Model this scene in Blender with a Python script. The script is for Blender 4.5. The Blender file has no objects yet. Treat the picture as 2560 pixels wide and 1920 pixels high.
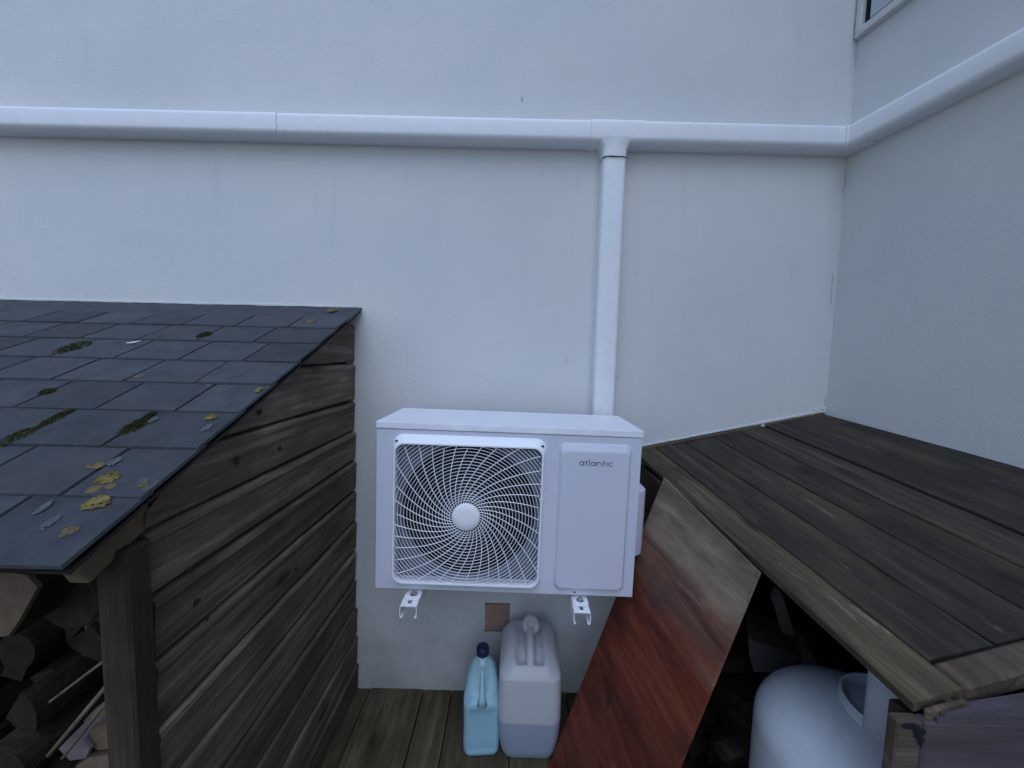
import bpy, bmesh, math, random
from math import sin, cos, pi, radians, sqrt, hypot, atan2
from mathutils import Vector, Matrix
random.seed(7)
SC = bpy.context.scene
COL = SC.collection
G = 1.45                       # camera height above the floor boards; many heights below are given from eye level

# ------------------------------------------------------------------ camera
pitch, roll = radians(4.5), radians(1.3)
fwd = Vector((0, cos(pitch), -sin(pitch))); r0 = Vector((1, 0, 0)); u0 = r0.cross(fwd)
right = r0*cos(roll) + u0*sin(roll); up = -r0*sin(roll) + u0*cos(roll)
cam_data = bpy.data.cameras.new('camera'); cam = bpy.data.objects.new('camera', cam_data); COL.objects.link(cam)
M = Matrix((right, up, -fwd)).transposed().to_4x4(); M.translation = Vector((0, 0, G))
cam.matrix_world = M
cam_data.sensor_width = 36; cam_data.lens = 36*961/2560; cam_data.clip_start = .02; cam_data.clip_end = 2000
SC.camera = cam

# ------------------------------------------------------------------ sky, sun, exposure (overcast dusk)
SUN_EL, SUN_AZ = radians(58), radians(172)       # azimuth clockwise from +y: behind the camera, a little to the left
W = bpy.data.worlds.new('World'); SC.world = W; W.use_nodes = True
nt = W.node_tree; nt.nodes.clear()
out = nt.nodes.new('ShaderNodeOutputWorld'); bg = nt.nodes.new('ShaderNodeBackground')
sky = nt.nodes.new('ShaderNodeTexSky'); sky.sky_type = 'NISHITA'; sky.sun_disc = False
sky.sun_elevation = SUN_EL; sky.sun_rotation = SUN_AZ; sky.air_density = 1.0; sky.dust_density = 1.0; sky.ozone_density = 1.0
bg.inputs['Strength'].default_value = .10
nt.links.new(sky.outputs[0], bg.inputs[0]); nt.links.new(bg.outputs[0], out.inputs[0])
sd = bpy.data.lights.new('sun', 'SUN'); sun = bpy.data.objects.new('sun', sd); COL.objects.link(sun)
sd.energy = .9; sd.angle = radians(60); sd.color = (.49, .67, 1.0)
sdir = Vector((sin(SUN_AZ)*cos(SUN_EL), cos(SUN_AZ)*cos(SUN_EL), sin(SUN_EL)))
sun.rotation_euler = sdir.to_track_quat('Z', 'Y').to_euler()
SC.view_settings.view_transform = 'Standard'; SC.view_settings.look = 'None'
SC.view_settings.gamma = 1; SC.view_settings.exposure = .72; SC.view_settings.use_curve_mapping = False

# ------------------------------------------------------------------ materials
def lin(r, g, b):
    f = lambda c: (c/255/12.92 if c <= 10 else ((c/255+.055)/1.055)**2.4)
    return (f(r), f(g), f(b), 1)
class NT:
    def __init__(s, name):
        s.m = bpy.data.materials.new(name); s.m.use_nodes = True; s.t = s.m.node_tree
        s.b = s.t.nodes['Principled BSDF']; s.tc = s.t.nodes.new('ShaderNodeTexCoord')
        s.oi = s.t.nodes.new('ShaderNodeObjectInfo')
    def n(s, ty, **kw):
        x = s.t.nodes.new('ShaderNode'+ty)
        for k, v in kw.items():
            if k.startswith('i_'):
                x.inputs[k[2:]].default_value = v
            else: setattr(x, k, v)
        return x
    def l(s, a, b): s.t.links.new(a, b)
    def coords(s, scale=(1, 1, 1), rnd=True, rot=(0, 0, 0)):
        mp = s.n('Mapping'); mp.inputs['Scale'].default_value = scale; mp.inputs['Rotation'].default_value = rot
        s.l(s.tc.outputs['Object'], mp.inputs[0])
        if rnd:
            v = s.n('Math', operation='MULTIPLY'); s.l(s.oi.outputs['Random'], v.inputs[0]); v.inputs[1].default_value = 37.3
            cx = s.n('CombineXYZ'); s.l(v.outputs[0], cx.inputs[0]); s.l(v.outputs[0], cx.inputs[1]); s.l(v.outputs[0], cx.inputs[2])
            s.l(cx.outputs[0], mp.inputs['Location'])
        return mp.outputs[0]
    def noise(s, vec, scale, detail=6, rough=.6, dist=0):
        x = s.n('TexNoise'); x.inputs['Scale'].default_value = scale; x.inputs['Detail'].default_value = detail
        x.inputs['Roughness'].default_value = rough; x.inputs['Distortion'].default_value = dist
        s.l(vec, x.inputs['Vector']); return x.outputs['Fac']
    def ramp(s, fac, stops):
        x = s.n('ValToRGB'); r = x.color_ramp
        while len(r.elements) < len(stops): r.elements.new(.5)
        for e, (p, c) in zip(r.elements, stops):
            e.position = p; e.color = c if len(c) == 4 else (*c, 1)
        s.l(fac, x.inputs[0]); return x.outputs[0]
    def g(s, fac, a, b):                     # grey ramp
        return s.ramp(fac, [(a, (0, 0, 0)), (b, (1, 1, 1))])
    def mix(s, fac, a, b, mode='MIX'):
        x = s.n('MixRGB', blend_type=mode)
        if isinstance(fac, (int, float)): x.inputs[0].default_value = fac
        else: s.l(fac, x.inputs[0])
        for i, v in ((1, a), (2, b)):
            if isinstance(v, tuple): x.inputs[i].default_value = v if len(v) == 4 else (*v, 1)
            else: s.l(v, x.inputs[i])
        return x.outputs[0]
    def math(s, op, a, b=None):
        x = s.n('Math', operation=op)
        for i, v in ((0, a), (1, b)):
            if v is None: continue
            if isinstance(v, (int, float)): x.inputs[i].default_value = v
            else: s.l(v, x.inputs[i])
        return x.outputs[0]
    def bump(s, h, strength=.3, dist=.01):
        x = s.n('Bump'); x.inputs['Strength'].default_value = strength; x.inputs['Distance'].default_value = dist
        s.l(h, x.inputs['Height']); s.l(x.outputs[0], s.b.inputs['Normal'])
    def color(s, c):
        if isinstance(c, tuple): s.b.inputs['Base Color'].default_value = c if len(c) == 4 else (*c, 1)
        else: s.l(c, s.b.inputs['Base Color'])
    def rough(s, v, spec=.5, metal=0):
        if isinstance(v, (int, float)): s.b.inputs['Roughness'].default_value = v
        else: s.l(v, s.b.inputs['Roughness'])
        s.b.inputs['Specular IOR Level'].default_value = spec; s.b.inputs['Metallic'].default_value = metal

def mat_plaster(name, base, dark, green):
    t = NT(name); v = t.coords(rnd=False)
    big = t.noise(v, 1.3, 4, .55); mid = t.noise(v, 7, 5, .6); fine = t.noise(v, 420, 3, .6); f2 = t.noise(v, 120, 4, .7)
    c = t.mix(t.g(big, .35, .68), base, dark)
    c = t.mix(t.math('MULTIPLY', t.g(mid, .5, .8), .22), c, green)
    vs = t.coords((9, 9, .8), rnd=False)
    st = t.g(t.noise(vs, 2.2, 5, .6), .6, .8); c = t.mix(t.math('MULTIPLY', st, .14), c, (.30, .31, .28, 1))
    c = t.mix(t.math('MULTIPLY', t.g(fine, .45, .75), .10), c, (.34, .35, .35, 1))
    # a little rising dirt near the ground
    sp = t.n('SeparateXYZ'); t.l(t.tc.outputs['Object'], sp.inputs[0])
    zz = t.math('ADD', sp.outputs[2], t.math('MULTIPLY', mid, .5))
    low = t.ramp(zz, [(.22, (1, 1, 1)), (.62, (0, 0, 0))])
    c = t.mix(t.math('MULTIPLY', low, .6), c, (.21, .205, .19, 1))
    vv = t.n('TexVoronoi'); vv.inputs['Scale'].default_value = 9; t.l(v, vv.inputs['Vector'])
    sp2 = t.ramp(vv.outputs['Distance'], [(.02, (1, 1, 1)), (.06, (0, 0, 0))])
    gate = t.g(t.noise(v, 2.1, 2), .55, .62)
    c = t.mix(t.math('MULTIPLY', t.math('MULTIPLY', sp2, gate), .30), c, (.2, .2, .19, 1))
    t.color(c); t.rough(.85, .25)
    h = t.math('ADD', t.math('MULTIPLY', fine, .5), t.math('ADD', t.math('MULTIPLY', f2, .8), t.math('MULTIPLY', mid, .9)))
    t.bump(h, .55, .004)
    return t.m

def mat_wood(name, c1, c2, c3, moss=None, moss_amt=0, axis=0, streak=None, streak_amt=.25, bump=.5, rough=.8, spec=.25, knots=True, mlow=.5, vary=.35, chips=None):
    """weathered board: grain runs along the local axis given"""
    wm = lambda c: None if c is None else (c[0]*1.16, c[1]*1.0, c[2]*.78, 1)
    c1, c2, c3, moss, streak = map(wm, (c1, c2, c3, moss, streak))
    t = NT(name)
    sc = [26, 26, 26]; sc[axis] = 1.7
    v = t.coords(tuple(sc)); iso = t.coords()
    grain = t.noise(v, 1.6, 8, .68, .35); gr2 = t.noise(v, 6, 4, .6)
    big = t.noise(iso, 5, 4, .6)
    c = t.ramp(grain, [(.30, c1), (.52, c2), (.72, c3)])
    c = t.mix(t.math('MULTIPLY', t.g(big, .4, .65), .55), c, c1)
    rv = t.math('MULTIPLY_ADD', t.oi.outputs['Random'], vary)
    t.t.nodes[-1].inputs[2].default_value = 1-vary/2
    hs = t.n('HueSaturation'); t.l(c, hs.inputs['Color']); t.l(rv, hs.inputs['Value']); c = hs.outputs[0]
    if streak:
        s1 = t.g(t.noise(v, .9, 5, .6, .4), .58, .74); c = t.mix(t.math('MULTIPLY', s1, streak_amt), c, streak)
    if moss:
        m1 = t.noise(t.coords((3, 3, 3) if axis != 0 else (1.6, 5, 5)), 1.7, 6, .65)
        c = t.mix(t.math('MULTIPLY', t.g(m1, mlow, mlow+.2), moss_amt), c, moss)
    if chips:
        cs = [34, 34, 34]; cs[axis] = 5.0
        ck = t.math('MULTIPLY', t.g(t.noise(t.coords(tuple(cs)), 1.3, 6, .72, .6), .60, .67), t.g(big, .38, .6))
        c = t.mix(t.math('MULTIPLY', ck, .8), c, chips)
    if knots:
        kv = [7, 7, 7]; kv[axis] = 2.6
        vo = t.n('TexVoronoi'); vo.inputs['Scale'].default_value = 1; t.l(t.coords(tuple(kv)), vo.inputs['Vector'])
        kk = t.ramp(vo.outputs['Distance'], [(.05, (1, 1, 1)), (.15, (0, 0, 0))])
        c = t.mix(t.math('MULTIPLY', kk, .75), c, tuple(x*.28 for x in c1[:3]))
    t.color(c); t.rough(rough, spec)
    t.bump(t.math('ADD', grain, t.math('MULTIPLY', gr2, .5)), bump, .004)
    return t.m

def mat_simple(name, base, rough=.5, spec=.4, metal=0, var=.12, nscale=8, bump=0, bscale=60, dirt=None, dirt_amt=0):
    t = NT(name); v = t.coords()
    n1 = t.noise(v, nscale, 5, .6)
    c = t.mix(t.math('MULTIPLY', t.g(n1, .35, .7), var), (*base, 1), tuple(x*.6 for x in base))
    if dirt: c = t.mix(t.math('MULTIPLY', t.g(t.noise(v, nscale*2.5, 6, .7), .5, .72), dirt_amt), c, dirt)
    t.color(c); t.rough(rough, spec, metal)
    if bump: t.bump(t.noise(v, bscale, 4, .6), bump, .002)
    return t.m

m_wall = mat_plaster('white_roughcast', (.66, .655, .64, 1), (.585, .60, .60, 1), (.54, .57, .55, 1))
m_pvc = mat_simple('white_trunking_plastic', (.78, .785, .81), .5, .4, var=.08, nscale=14, bump=.12, bscale=260, dirt=(.45, .46, .44), dirt_amt=.12)
m_metal = mat_simple('cream_painted_steel', (.60, .605, .70), .42, .4, var=.06, nscale=10, bump=.05, bscale=300, dirt=(.5, .5, .5), dirt_amt=.06)
m_bracket = mat_simple('white_bracket_paint', (.90, .90, .92), .4, .5, var=.12, nscale=30, dirt=(.35, .33, .3), dirt_amt=.15)
m_grille = mat_simple('white_grille_plastic', (.86, .87, .91), .4, .4, var=.04)
m_orifice = mat_simple('shade_grey_orifice_plate', (.145, .155, .20), .5, .3, var=.1)  # casing colour darkened to paint the shade behind the grille
m_dark = mat_simple('dark_recess', (.012, .012, .016), .8, .2)
m_blade = mat_simple('grey_fan_plastic', (.022, .024, .032), .5, .4)
m_bolt = mat_simple('galvanised_bolt', (.45, .46, .48), .28, .5, 1.0)
m_letter = mat_simple('grey_letter_print', (.17, .18, .22), .5, .3, var=0)
m_cap = mat_simple('navy_cap_plastic', (.012, .018, .06), .45, .4, bump=.3, bscale=90)
m_capw = mat_simple('dirty_white_cap', (.42, .40, .41), .5, .4, var=.3, nscale=60, dirt=(.16, .14, .12), dirt_amt=.5)
m_seal = mat_simple('grey_joint_filler', (.36, .37, .36), .8, .2)
m_joint = mat_simple('joint_shadow_gap', (.08, .085, .09), .8, .2)
m_patch = mat_wood('bare_brick_patch', (.24, .17, .165, 1), (.33, .245, .24, 1), (.42, .33, .33, 1), bump=.8, knots=False)
m_side = mat_wood('weathered_shed_boards', (.045, .037, .035, 1), (.118, .100, .097, 1), (.27, .235, .235, 1), moss=(.070, .058, .034, 1), moss_amt=.6, streak=(.26, .23, .23, 1), streak_amt=.35, bump=.55, vary=.5)
m_post = mat_wood('weathered_post_wood', (.018, .015, .013, 1), (.040, .033, .029, 1), (.085, .073, .066, 1), bump=.5, axis=2)
m_beam = mat_wood('brown_rafter_wood', (.07, .06, .045, 1), (.11, .095, .075, 1), (.16, .14, .11, 1), bump=.5)
m_lroof = mat_wood('mossy_roof_boards', (.019, .018, .018, 1), (.035, .034, .033, 1), (.070, .068, .062, 1), moss=(.075, .072, .045, 1), moss_amt=.6, streak=(.21, .20, .15, 1), streak_amt=.22, bump=.55, mlow=.50, vary=.3, chips=(.13, .12, .09, 1))
m_lroof1 = mat_wood('mossy_edge_board', (.035, .034, .028, 1), (.075, .072, .055, 1), (.20, .185, .14, 1), moss=(.10, .092, .062, 1), moss_amt=.6, streak=(.42, .39, .30, 1), streak_amt=.5, bump=.8, mlow=.45, chips=(.30, .27, .22, 1))
m_deck = mat_wood('damp_floor_boards', (.042, .040, .031, 1), (.090, .083, .062, 1), (.17, .155, .12, 1), moss=(.030, .034, .018, 1), moss_amt=.8, streak=(.19, .165, .11, 1), streak_amt=.4, mlow=.46, bump=.7)
m_darkwood = mat_wood('shade_dark_store_boards', (.010, .009, .009, 1), (.018, .016, .015, 1), (.030, .027, .025, 1))  # near-black colour carries the deep shade inside the stores
m_bark = mat_wood('log_bark', (.020, .016, .013, 1), (.040, .033, .027, 1), (.07, .06, .05, 1), bump=.9, knots=False)
m_logend = mat_wood('sawn_log_end', (.085, .07, .060, 1), (.13, .108, .092, 1), (.18, .155, .132, 1), bump=.4, axis=1, knots=False)
m_logpale = mat_wood('pale_split_wood', (.085, .082, .105, 1), (.125, .12, .155, 1), (.18, .17, .21, 1), bump=.5, knots=False)
m_front = mat_wood('purple_grey_panel', (.045, .044, .062, 1), (.078, .076, .110, 1), (.115, .112, .165, 1), bump=.4, moss=(.095, .072, .065, 1), moss_amt=.75, knots=False)
m_frontbeam = mat_wood('worn_front_batten', (.05, .040, .036, 1), (.095, .080, .075, 1), (.18, .155, .145, 1), bump=.8, moss=(.11, .10, .055, 1), moss_amt=.6)

m_knot = mat_simple('dark_wood_knot', (.034, .029, .028), .9, .1, var=.3, nscale=80)
# plywood: red-brown wet face, its top end faded grey
def mat_ply():
    t = NT('red_brown_plywood')
    v = t.coords((11, 1.3, 11), rnd=False, rot=(0, 0, radians(-15))); iso = t.coords(rnd=False)
    gr = t.noise(v, 1.7, 8, .66, .9)
    red = t.ramp(gr, [(.30, (.055, .012, .007, 1)), (.5, (.15, .030, .014, 1)), (.74, (.26, .070, .030, 1))])
    gre = t.ramp(gr, [(.30, (.11, .080, .055, 1)), (.5, (.20, .148, .105, 1)), (.72, (.38, .29, .215, 1))])
    sp = t.n('SeparateXYZ'); t.l(t.tc.outputs['Object'], sp.inputs[0])
    z = t.math('ADD', sp.outputs[0], t.math('MULTIPLY', t.noise(v, .6, 5, .6), .32))
    z = t.math('ADD', z, t.math('MULTIPLY', t.noise(iso, 5, 4, .6), .10))
    k = t.ramp(z, [(.40, (1, 1, 1)), (.56, (0, 0, 0))])      # local x runs down the sheet
    c = t.mix(k, red, gre)
    dk = t.g(t.noise(iso, 3.5, 5, .6), .48, .66); c = t.mix(t.math('MULTIPLY', dk, .5), c, (.035, .018, .015, 1))
    vo = t.n('TexVoronoi'); vo.inputs['Scale'].default_value = 5; t.l(iso, vo.inputs['Vector'])
    kk = t.ramp(vo.outputs['Distance'], [(.05, (1, 1, 1)), (.09, (0, 0, 0))]); c = t.mix(t.math('MULTIPLY', kk, .7), c, (.012, .008, .008, 1))
    t.color(c); t.rough(.6, .3); t.bump(gr, .35, .003)
    return t.m
m_ply = mat_ply()

def mat_shingle():
    t = NT('slate_grey_felt_shingle'); iso = t.coords(); fine = t.noise(iso, 700, 3, .7); mid = t.noise(iso, 16, 6, .65); big = t.noise(iso, 4, 3, .6)
    c = t.ramp(mid, [(.3, (.034, .038, .045, 1)), (.7, (.064, .070, .080, 1))])
    c = t.mix(t.math('MULTIPLY', t.g(big, .45, .7), .45), c, (.055, .050, .050, 1))
    c = t.mix(t.math('MULTIPLY', t.g(fine, .5, .72), .35), c, (.13, .14, .16, 1))
    hs = t.n('HueSaturation'); t.l(c, hs.inputs['Color']); t.l(t.math('ADD', t.math('MULTIPLY', t.oi.outputs['Random'], .42), .80), hs.inputs['Value'])
    c = hs.outputs[0]
    li = t.g(t.noise(iso, 9, 5, .7), .66, .72); c = t.mix(t.math('MULTIPLY', li, .35), c, (.19, .21, .21, 1))
    t.color(c); t.rough(.85, .25); t.bump(t.math('ADD', fine, t.math('MULTIPLY', mid, .6)), .5, .002)
    return t.m
m_shingle = mat_shingle()
def mat_lichen(name, a, b, c3):
    t = NT(name); v = t.coords(); n = t.noise(v, 60, 5, .7)
    t.color(t.ramp(n, [(.35, a), (.5, b), (.68, c3)])); t.rough(.9, .15); t.bump(n, .8, .003); return t.m
m_lich_y = mat_lichen('mustard_lichen', (.08, .068, .022, 1), (.17, .135, .04, 1), (.25, .20, .07, 1))
m_lich_o = mat_lichen('brown_orange_lichen', (.07, .06, .045, 1), (.15, .11, .055, 1), (.2, .15, .07, 1))
m_lich_w = mat_lichen('pale_lichen', (.07, .078, .082, 1), (.10, .115, .12, 1), (.16, .175, .18, 1))
m_moss = mat_lichen('dark_green_moss', (.014, .018, .006, 1), (.035, .038, .012, 1), (.07, .068, .025, 1))

def mat_tank(name, dry, wet, level, soft=.004, rough=.42):
    t = NT(name); sp = t.n('SeparateXYZ'); t.l(t.tc.outputs['Object'], sp.inputs[0])
    n = t.noise(t.coords(rnd=False), 14, 5, .6)
    k = t.ramp(sp.outputs[2], [(level-soft, (1, 1, 1)), (level+soft, (0, 0, 0))])
    c = t.mix(k, dry, wet); c = t.mix(t.math('MULTIPLY', t.g(n, .4, .7), .18), c, tuple(x*.6 for x in dry[:3]))
    t.color(c); t.rough(rough, .4); t.b.inputs['Subsurface Weight'].default_value = .12
    t.b.inputs['Subsurface Radius'].default_value = (.02, .02, .03); t.bump(n, .15, .003); return t.m
m_can = mat_tank('cloudy_white_polythene', (.46, .47, .50, 1), (.27, .32, .39, 1), .158)
m_bottle = mat_tank('pale_blue_polythene', (.34, .53, .60, 1), (.28, .48, .58, 1), .23, .04, .35)
m_gas = mat_simple('pale_blue_grey_enamel', (.60, .62, .66), .42, .4, var=.10, nscale=7, bump=.1, bscale=120, dirt=(.25, .28, .34), dirt_amt=.2)
m_brass = mat_simple('dull_valve_brass', (.30, .27, .24), .4, .5, .6)
m_glass = mat_simple('blue_grey_window_panel', (.42, .46, .52), .25, .5, var=.05)
m_frame = mat_simple('off_white_window_frame', (.58, .59, .56), .5, .4, var=.15, nscale=20, dirt=(.25, .25, .2), dirt_amt=.3)
m_ground = mat_simple('pale_bounce_ground', (.30, .29, .27), .95, .1, var=.6, nscale=1.5, bump=.8, bscale=9)  # unseen ground, made pale to bounce light up under the trunking

# ------------------------------------------------------------------ mesh helpers
def newobj(name, verts, faces, mat, parent=None, mw=None, smooth=False):
    me = bpy.data.meshes.new(name); me.from_pydata([tuple(v) for v in verts], [], faces); me.update()
    bm = bmesh.new(); bm.from_mesh(me); bmesh.ops.recalc_face_normals(bm, faces=bm.faces); bm.to_mesh(me); bm.free()
    if smooth:
        for p in me.polygons: p.use_smooth = True
    if mat: me.materials.append(mat)
    o = bpy.data.objects.new(name, me); COL.objects.link(o)
    if parent: o.parent = parent
    if mw is not None: o.matrix_local = mw
    return o
def link(name, me, parent=None, mw=None):
    o = bpy.data.objects.new(name, me); COL.objects.link(o)
    if parent: o.parent = parent
    if mw is not None: o.matrix_local = mw
    return o
def tag(o, label=None, cat=None, group=None, kind=None):
    for k, v in (('label', label), ('category', cat), ('group', group), ('kind', kind)):
        if v: o[k] = v
    return o
def thing(name, label, cat, loc=(0, 0, 0), rot=(0, 0, 0), group=None):
    o = bpy.data.objects.new(name, None); COL.objects.link(o); o.location = loc; o.rotation_euler = rot
    o.empty_display_size = .05
    return tag(o, label, cat, group)
def boxmesh(lx, ly, lz, bev=0, seg=1, center=False):
    bm = bmesh.new(); bmesh.ops.create_cube(bm, size=1)
    for v in bm.verts:
        v.co = Vector((v.co.x*lx, v.co.y*ly, v.co.z*lz))
        if not center: v.co += Vector((lx/2, ly/2, lz/2))
    if bev: bmesh.ops.bevel(bm, geom=bm.edges[:], offset=bev, segments=seg, affect='EDGES', profile=.7)
    return bm
def bmobj(name, bm, mat, parent=None, mw=None, smooth=False):
    me = bpy.data.meshes.new(name); bmesh.ops.recalc_face_normals(bm, faces=bm.faces); bm.to_mesh(me); bm.free()
    if smooth:
        for p in me.polygons: p.use_smooth = True
    me.materials.append(mat)
    return link(name, me, parent, mw)
def box(name, a, b, mat, parent=None, bev=.002, mw=None, seg=1):
    """axis-aligned box between corners a and b (parent space)"""
    lo = Vector([min(p, q) for p, q in zip(a, b)]); hi = Vector([max(p, q) for p, q in zip(a, b)]); s = hi-lo
    m = Matrix.Translation(lo)
    return bmobj(name, boxmesh(*s, bev, seg), mat, parent, (mw @ m) if mw else m)
def frame_m(o, x, y):
    x = Vector(x).normalized(); y = Vector(y); z = x.cross(y).normalized(); y = z.cross(x)
    m = Matrix((x, y, z)).transposed().to_4x4(); m.translation = Vector(o); return m
def prism(name, poly, p0, axis, ux, uy, mat, parent=None, shear=None, smooth=False, bev=0):
    """extrude a 2D polygon (in ux,uy) along axis vector from p0"""
    p0 = Vector(p0); axis = Vector(axis); ux = Vector(ux); uy = Vector(uy); n = len(poly)
    L = axis.length
    mw = frame_m(p0, axis, uy.cross(axis) if False else ux)
    inv = mw.inverted()
    vs = [inv @ (p0+ux*a+uy*b) for a, b in poly]+[inv @ (p0+axis+ux*a+uy*b) for a, b in poly]
    fs = [list(range(n))[::-1], list(range(n, 2*n))]+[(i, (i+1) % n, n+(i+1) % n, n+i) for i in range(n)]
    o = newobj(name, vs, fs, mat, parent, mw, smooth)
    if bev:
        bm = bmesh.new(); bm.from_mesh(o.data); bmesh.ops.bevel(bm, geom=bm.edges[:], offset=bev, segments=1, affect='EDGES'); bm.to_mesh(o.data); bm.free()
    return o
def tube_geo(pts, r, n=8, closed=False, vs=None, fs=None):
    vs = [] if vs is None else vs; fs = [] if fs is None else fs; base = len(vs); N = len(pts)
    prev = None
    for i, p in enumerate(pts):
        p = Vector(p); a = Vector(pts[i-1] if (i or closed) else pts[0]); b = Vector(pts[(i+1) % N] if (i < N-1 or closed) else pts[-1])
        t = (b-a).normalized(); ref = prev if prev else (Vector((0, 0, 1)) if abs(t.z) < .9 else Vector((1, 0, 0)))
        x = (ref-t*ref.dot(t)).normalized(); y = t.cross(x); prev = x
        rr = r[i] if isinstance(r, (list, tuple)) else r
        for k in range(n):
            an = 2*pi*k/n; vs.append(p+x*cos(an)*rr+y*sin(an)*rr)
    for i in range(N if closed else N-1):
        j = (i+1) % N
        for k in range(n):
            fs.append((base+i*n+k, base+i*n+(k+1) % n, base+j*n+(k+1) % n, base+j*n+k))
    if not closed: fs.append([base+k for k in range(n)][::-1]); fs.append([base+(N-1)*n+k for k in range(n)])
    return vs, fs
def tube(name, pts, r, mat, parent=None, n=10):
    vs, fs = tube_geo(pts, r, n); return newobj(name, vs, fs, mat, parent, smooth=True)
def lathe(name, prof, mat, parent=None, n=48, mw=None, smooth=True):
    vs, fs = [], []
    for r, z in prof:
        for k in range(n): a = 2*pi*k/n; vs.append((r*cos(a), r*sin(a), z))
    for i in range(len(prof)-1):
        for k in range(n): fs.append((i*n+k, i*n+(k+1) % n, (i+1)*n+(k+1) % n, (i+1)*n+k))
    fs.append([k for k in range(n)][::-1]); fs.append([(len(prof)-1)*n+k for k in range(n)])
    o = newobj(name, vs, fs, mat, parent, mw)
    for p in o.data.polygons: p.use_smooth = smooth and len(p.vertices) == 4
    return o
def rrect(w, h, r, n=6, cx=0, cy=0):
    pts = []
    for sx, sy, a0 in ((1, 1, 0), (-1, 1, 90), (-1, -1, 180), (1, -1, 270)):
        for i in range(n+1):
            a = radians(a0+90*i/n); pts.append((cx+sx*(w/2-r)+r*cos(a), cy+sy*(h/2-r)+r*sin(a)))
    return pts

# ================================================================== SETTING
gz = -.045
g = newobj('ground', [(-400, -400, gz), (400, -400, gz), (400, 400, gz), (-400, 400, gz)], [(0, 1, 2, 3)], m_ground); tag(g, kind='structure')
# floor boards running towards the viewer
deck = thing('floor', None, None, (0, 0, 0)); tag(deck, kind='structure')
rd = random.Random(3)
edges = [-2.3, -2.05, -1.80, -1.56, -1.31, -1.06, -.82, -.58, -.349, -.228, .02, .26, .50, .75, 1.0, 1.25]
for i in range(len(edges)-1):
    gap = .004
    w = edges[i+1]-edges[i]-gap
    bm = boxmesh(2.9, w, .035, .004, 2)
    mw = frame_m((edges[i+1]-gap/2, -1.35, -.036+rd.uniform(-.002, .002)), (0, 1, 0), (-1, 0, 0))
    bmobj('plank', bm, m_deck, deck, mw)

# ---------------- the house: two white walls meeting at a splayed corner
TH = radians(9.5)
CX0, D = 1.275, 1.55
rw = Vector((sin(TH), -cos(TH), 0)); rn = Vector((cos(TH), sin(TH), 0))     # along right wall towards the viewer; into the wall
house = thing('house', 'white roughcast house walls meeting in a corner behind the sheds', 'house', (CX0, D, 0))
def hw(x, y, z): return (x-CX0, y-D, z)
def slab_poly(name, pts, t, mat, parent): pass
vs = [hw(-9, D, -.05), hw(CX0, D, -.05), hw(CX0, D, 5.2), hw(-9, D, 5.2), hw(-9, D+.3, -.05), hw(CX0+.4, D+.3, -.05), hw(CX0+.4, D+.3, 5.2), hw(-9, D+.3, 5.2)]
def quadbox(name, vs, mat, parent): return newobj(name, vs, [(0, 1, 2, 3), (4, 5, 6, 7), (0, 1, 5, 4), (2, 3, 7, 6), (0, 3, 7, 4), (1, 2, 6, 5)], mat, parent)
quadbox('back_wall', vs, m_wall, house)
p0 = Vector((CX0, D, 0)); p1 = p0+rw*5.5
vs = []
for off in (Vector(), rn*.3):
    for p, z in ((p0, -.05), (p1, -.05), (p1, 5.2), (p0, 5.2)):
        q = p+off-p0; vs.append((q.x, q.y, z))
quadbox('side_wall', vs, m_wall, house)
def blob(name, c, rx, ry, ax, ay, nrm, mat, parent, h=.0012, n=14, seed=0, rim=.55):
    r_ = random.Random(seed); c = Vector(c); ax = Vector(ax); ay = Vector(ay); nrm = Vector(nrm)
    vs = [c+nrm*h]; ph = r_.random()*6
    fs = []
    for ring, f, hh in ((0, rim, h), (1, 1, 0)):
        for k in range(n):
            a = 2*pi*k/n; q = f*(1+.22*sin(3*a+ph)+.12*sin(5*a+2*ph)+r_.uniform(-.09, .09)); vs.append(c+ax*rx*q*cos(a)+ay*ry*q*sin(a)+nrm*hh)
    for k in range(n):
        k2 = (k+1) % n; fs.append((0, 1+k, 1+k2)); fs.append((1+k, 1+n+k, 1+n+k2, 1+k2))
    o = newobj(name, vs, fs, mat, parent)
    return o
m_smudge0 = mat_simple('thin_grey_stain', (.50, .51, .50), .9, .1, var=.3, nscale=60)
# filler bead and stains in the corner
def wob_strip(name, pts, w, normal, mat, parent, th=.002):
    vs, fs = [], []
    for i, p in enumerate(pts):
        p = Vector(p); a = Vector(pts[max(i-1, 0)]); b = Vector(pts[min(i+1, len(pts)-1)]); t = (b-a).normalized(); s = t.cross(Vector(normal)).normalized()
        ww = w[i] if isinstance(w, list) else w
        for k, (u_, n_) in enumerate(((-1, 0), (-.6, 1), (.6, 1), (1, 0))): vs.append(p+s*ww*u_/2+Vector(normal)*th*n_)
    for i in range(len(pts)-1):
        for k in range(3): fs.append((i*4+k, i*4+k+1, i*4+5+k, i*4+4+k))
    return newobj(name, vs, fs, mat, parent)
rd = random.Random(5)
pts = [(-.004+rd.uniform(-.002, .002), -.002, 1.10+G-.02-.03*i) for i in range(28)]
for q_, (cx_, cz_, b_) in enumerate(((-.004, .70, .05), (-.018, .31, .045), (-.016, .25, .03), (-.003, 1.14, .03))):
    blob('scuff_mark', (cx_, -.0008, G+cz_), .0025, b_, (1, 0, 0), (0, 0, 1), (0, -1, 0), m_smudge0, house, .0004, seed=200+q_)
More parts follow.
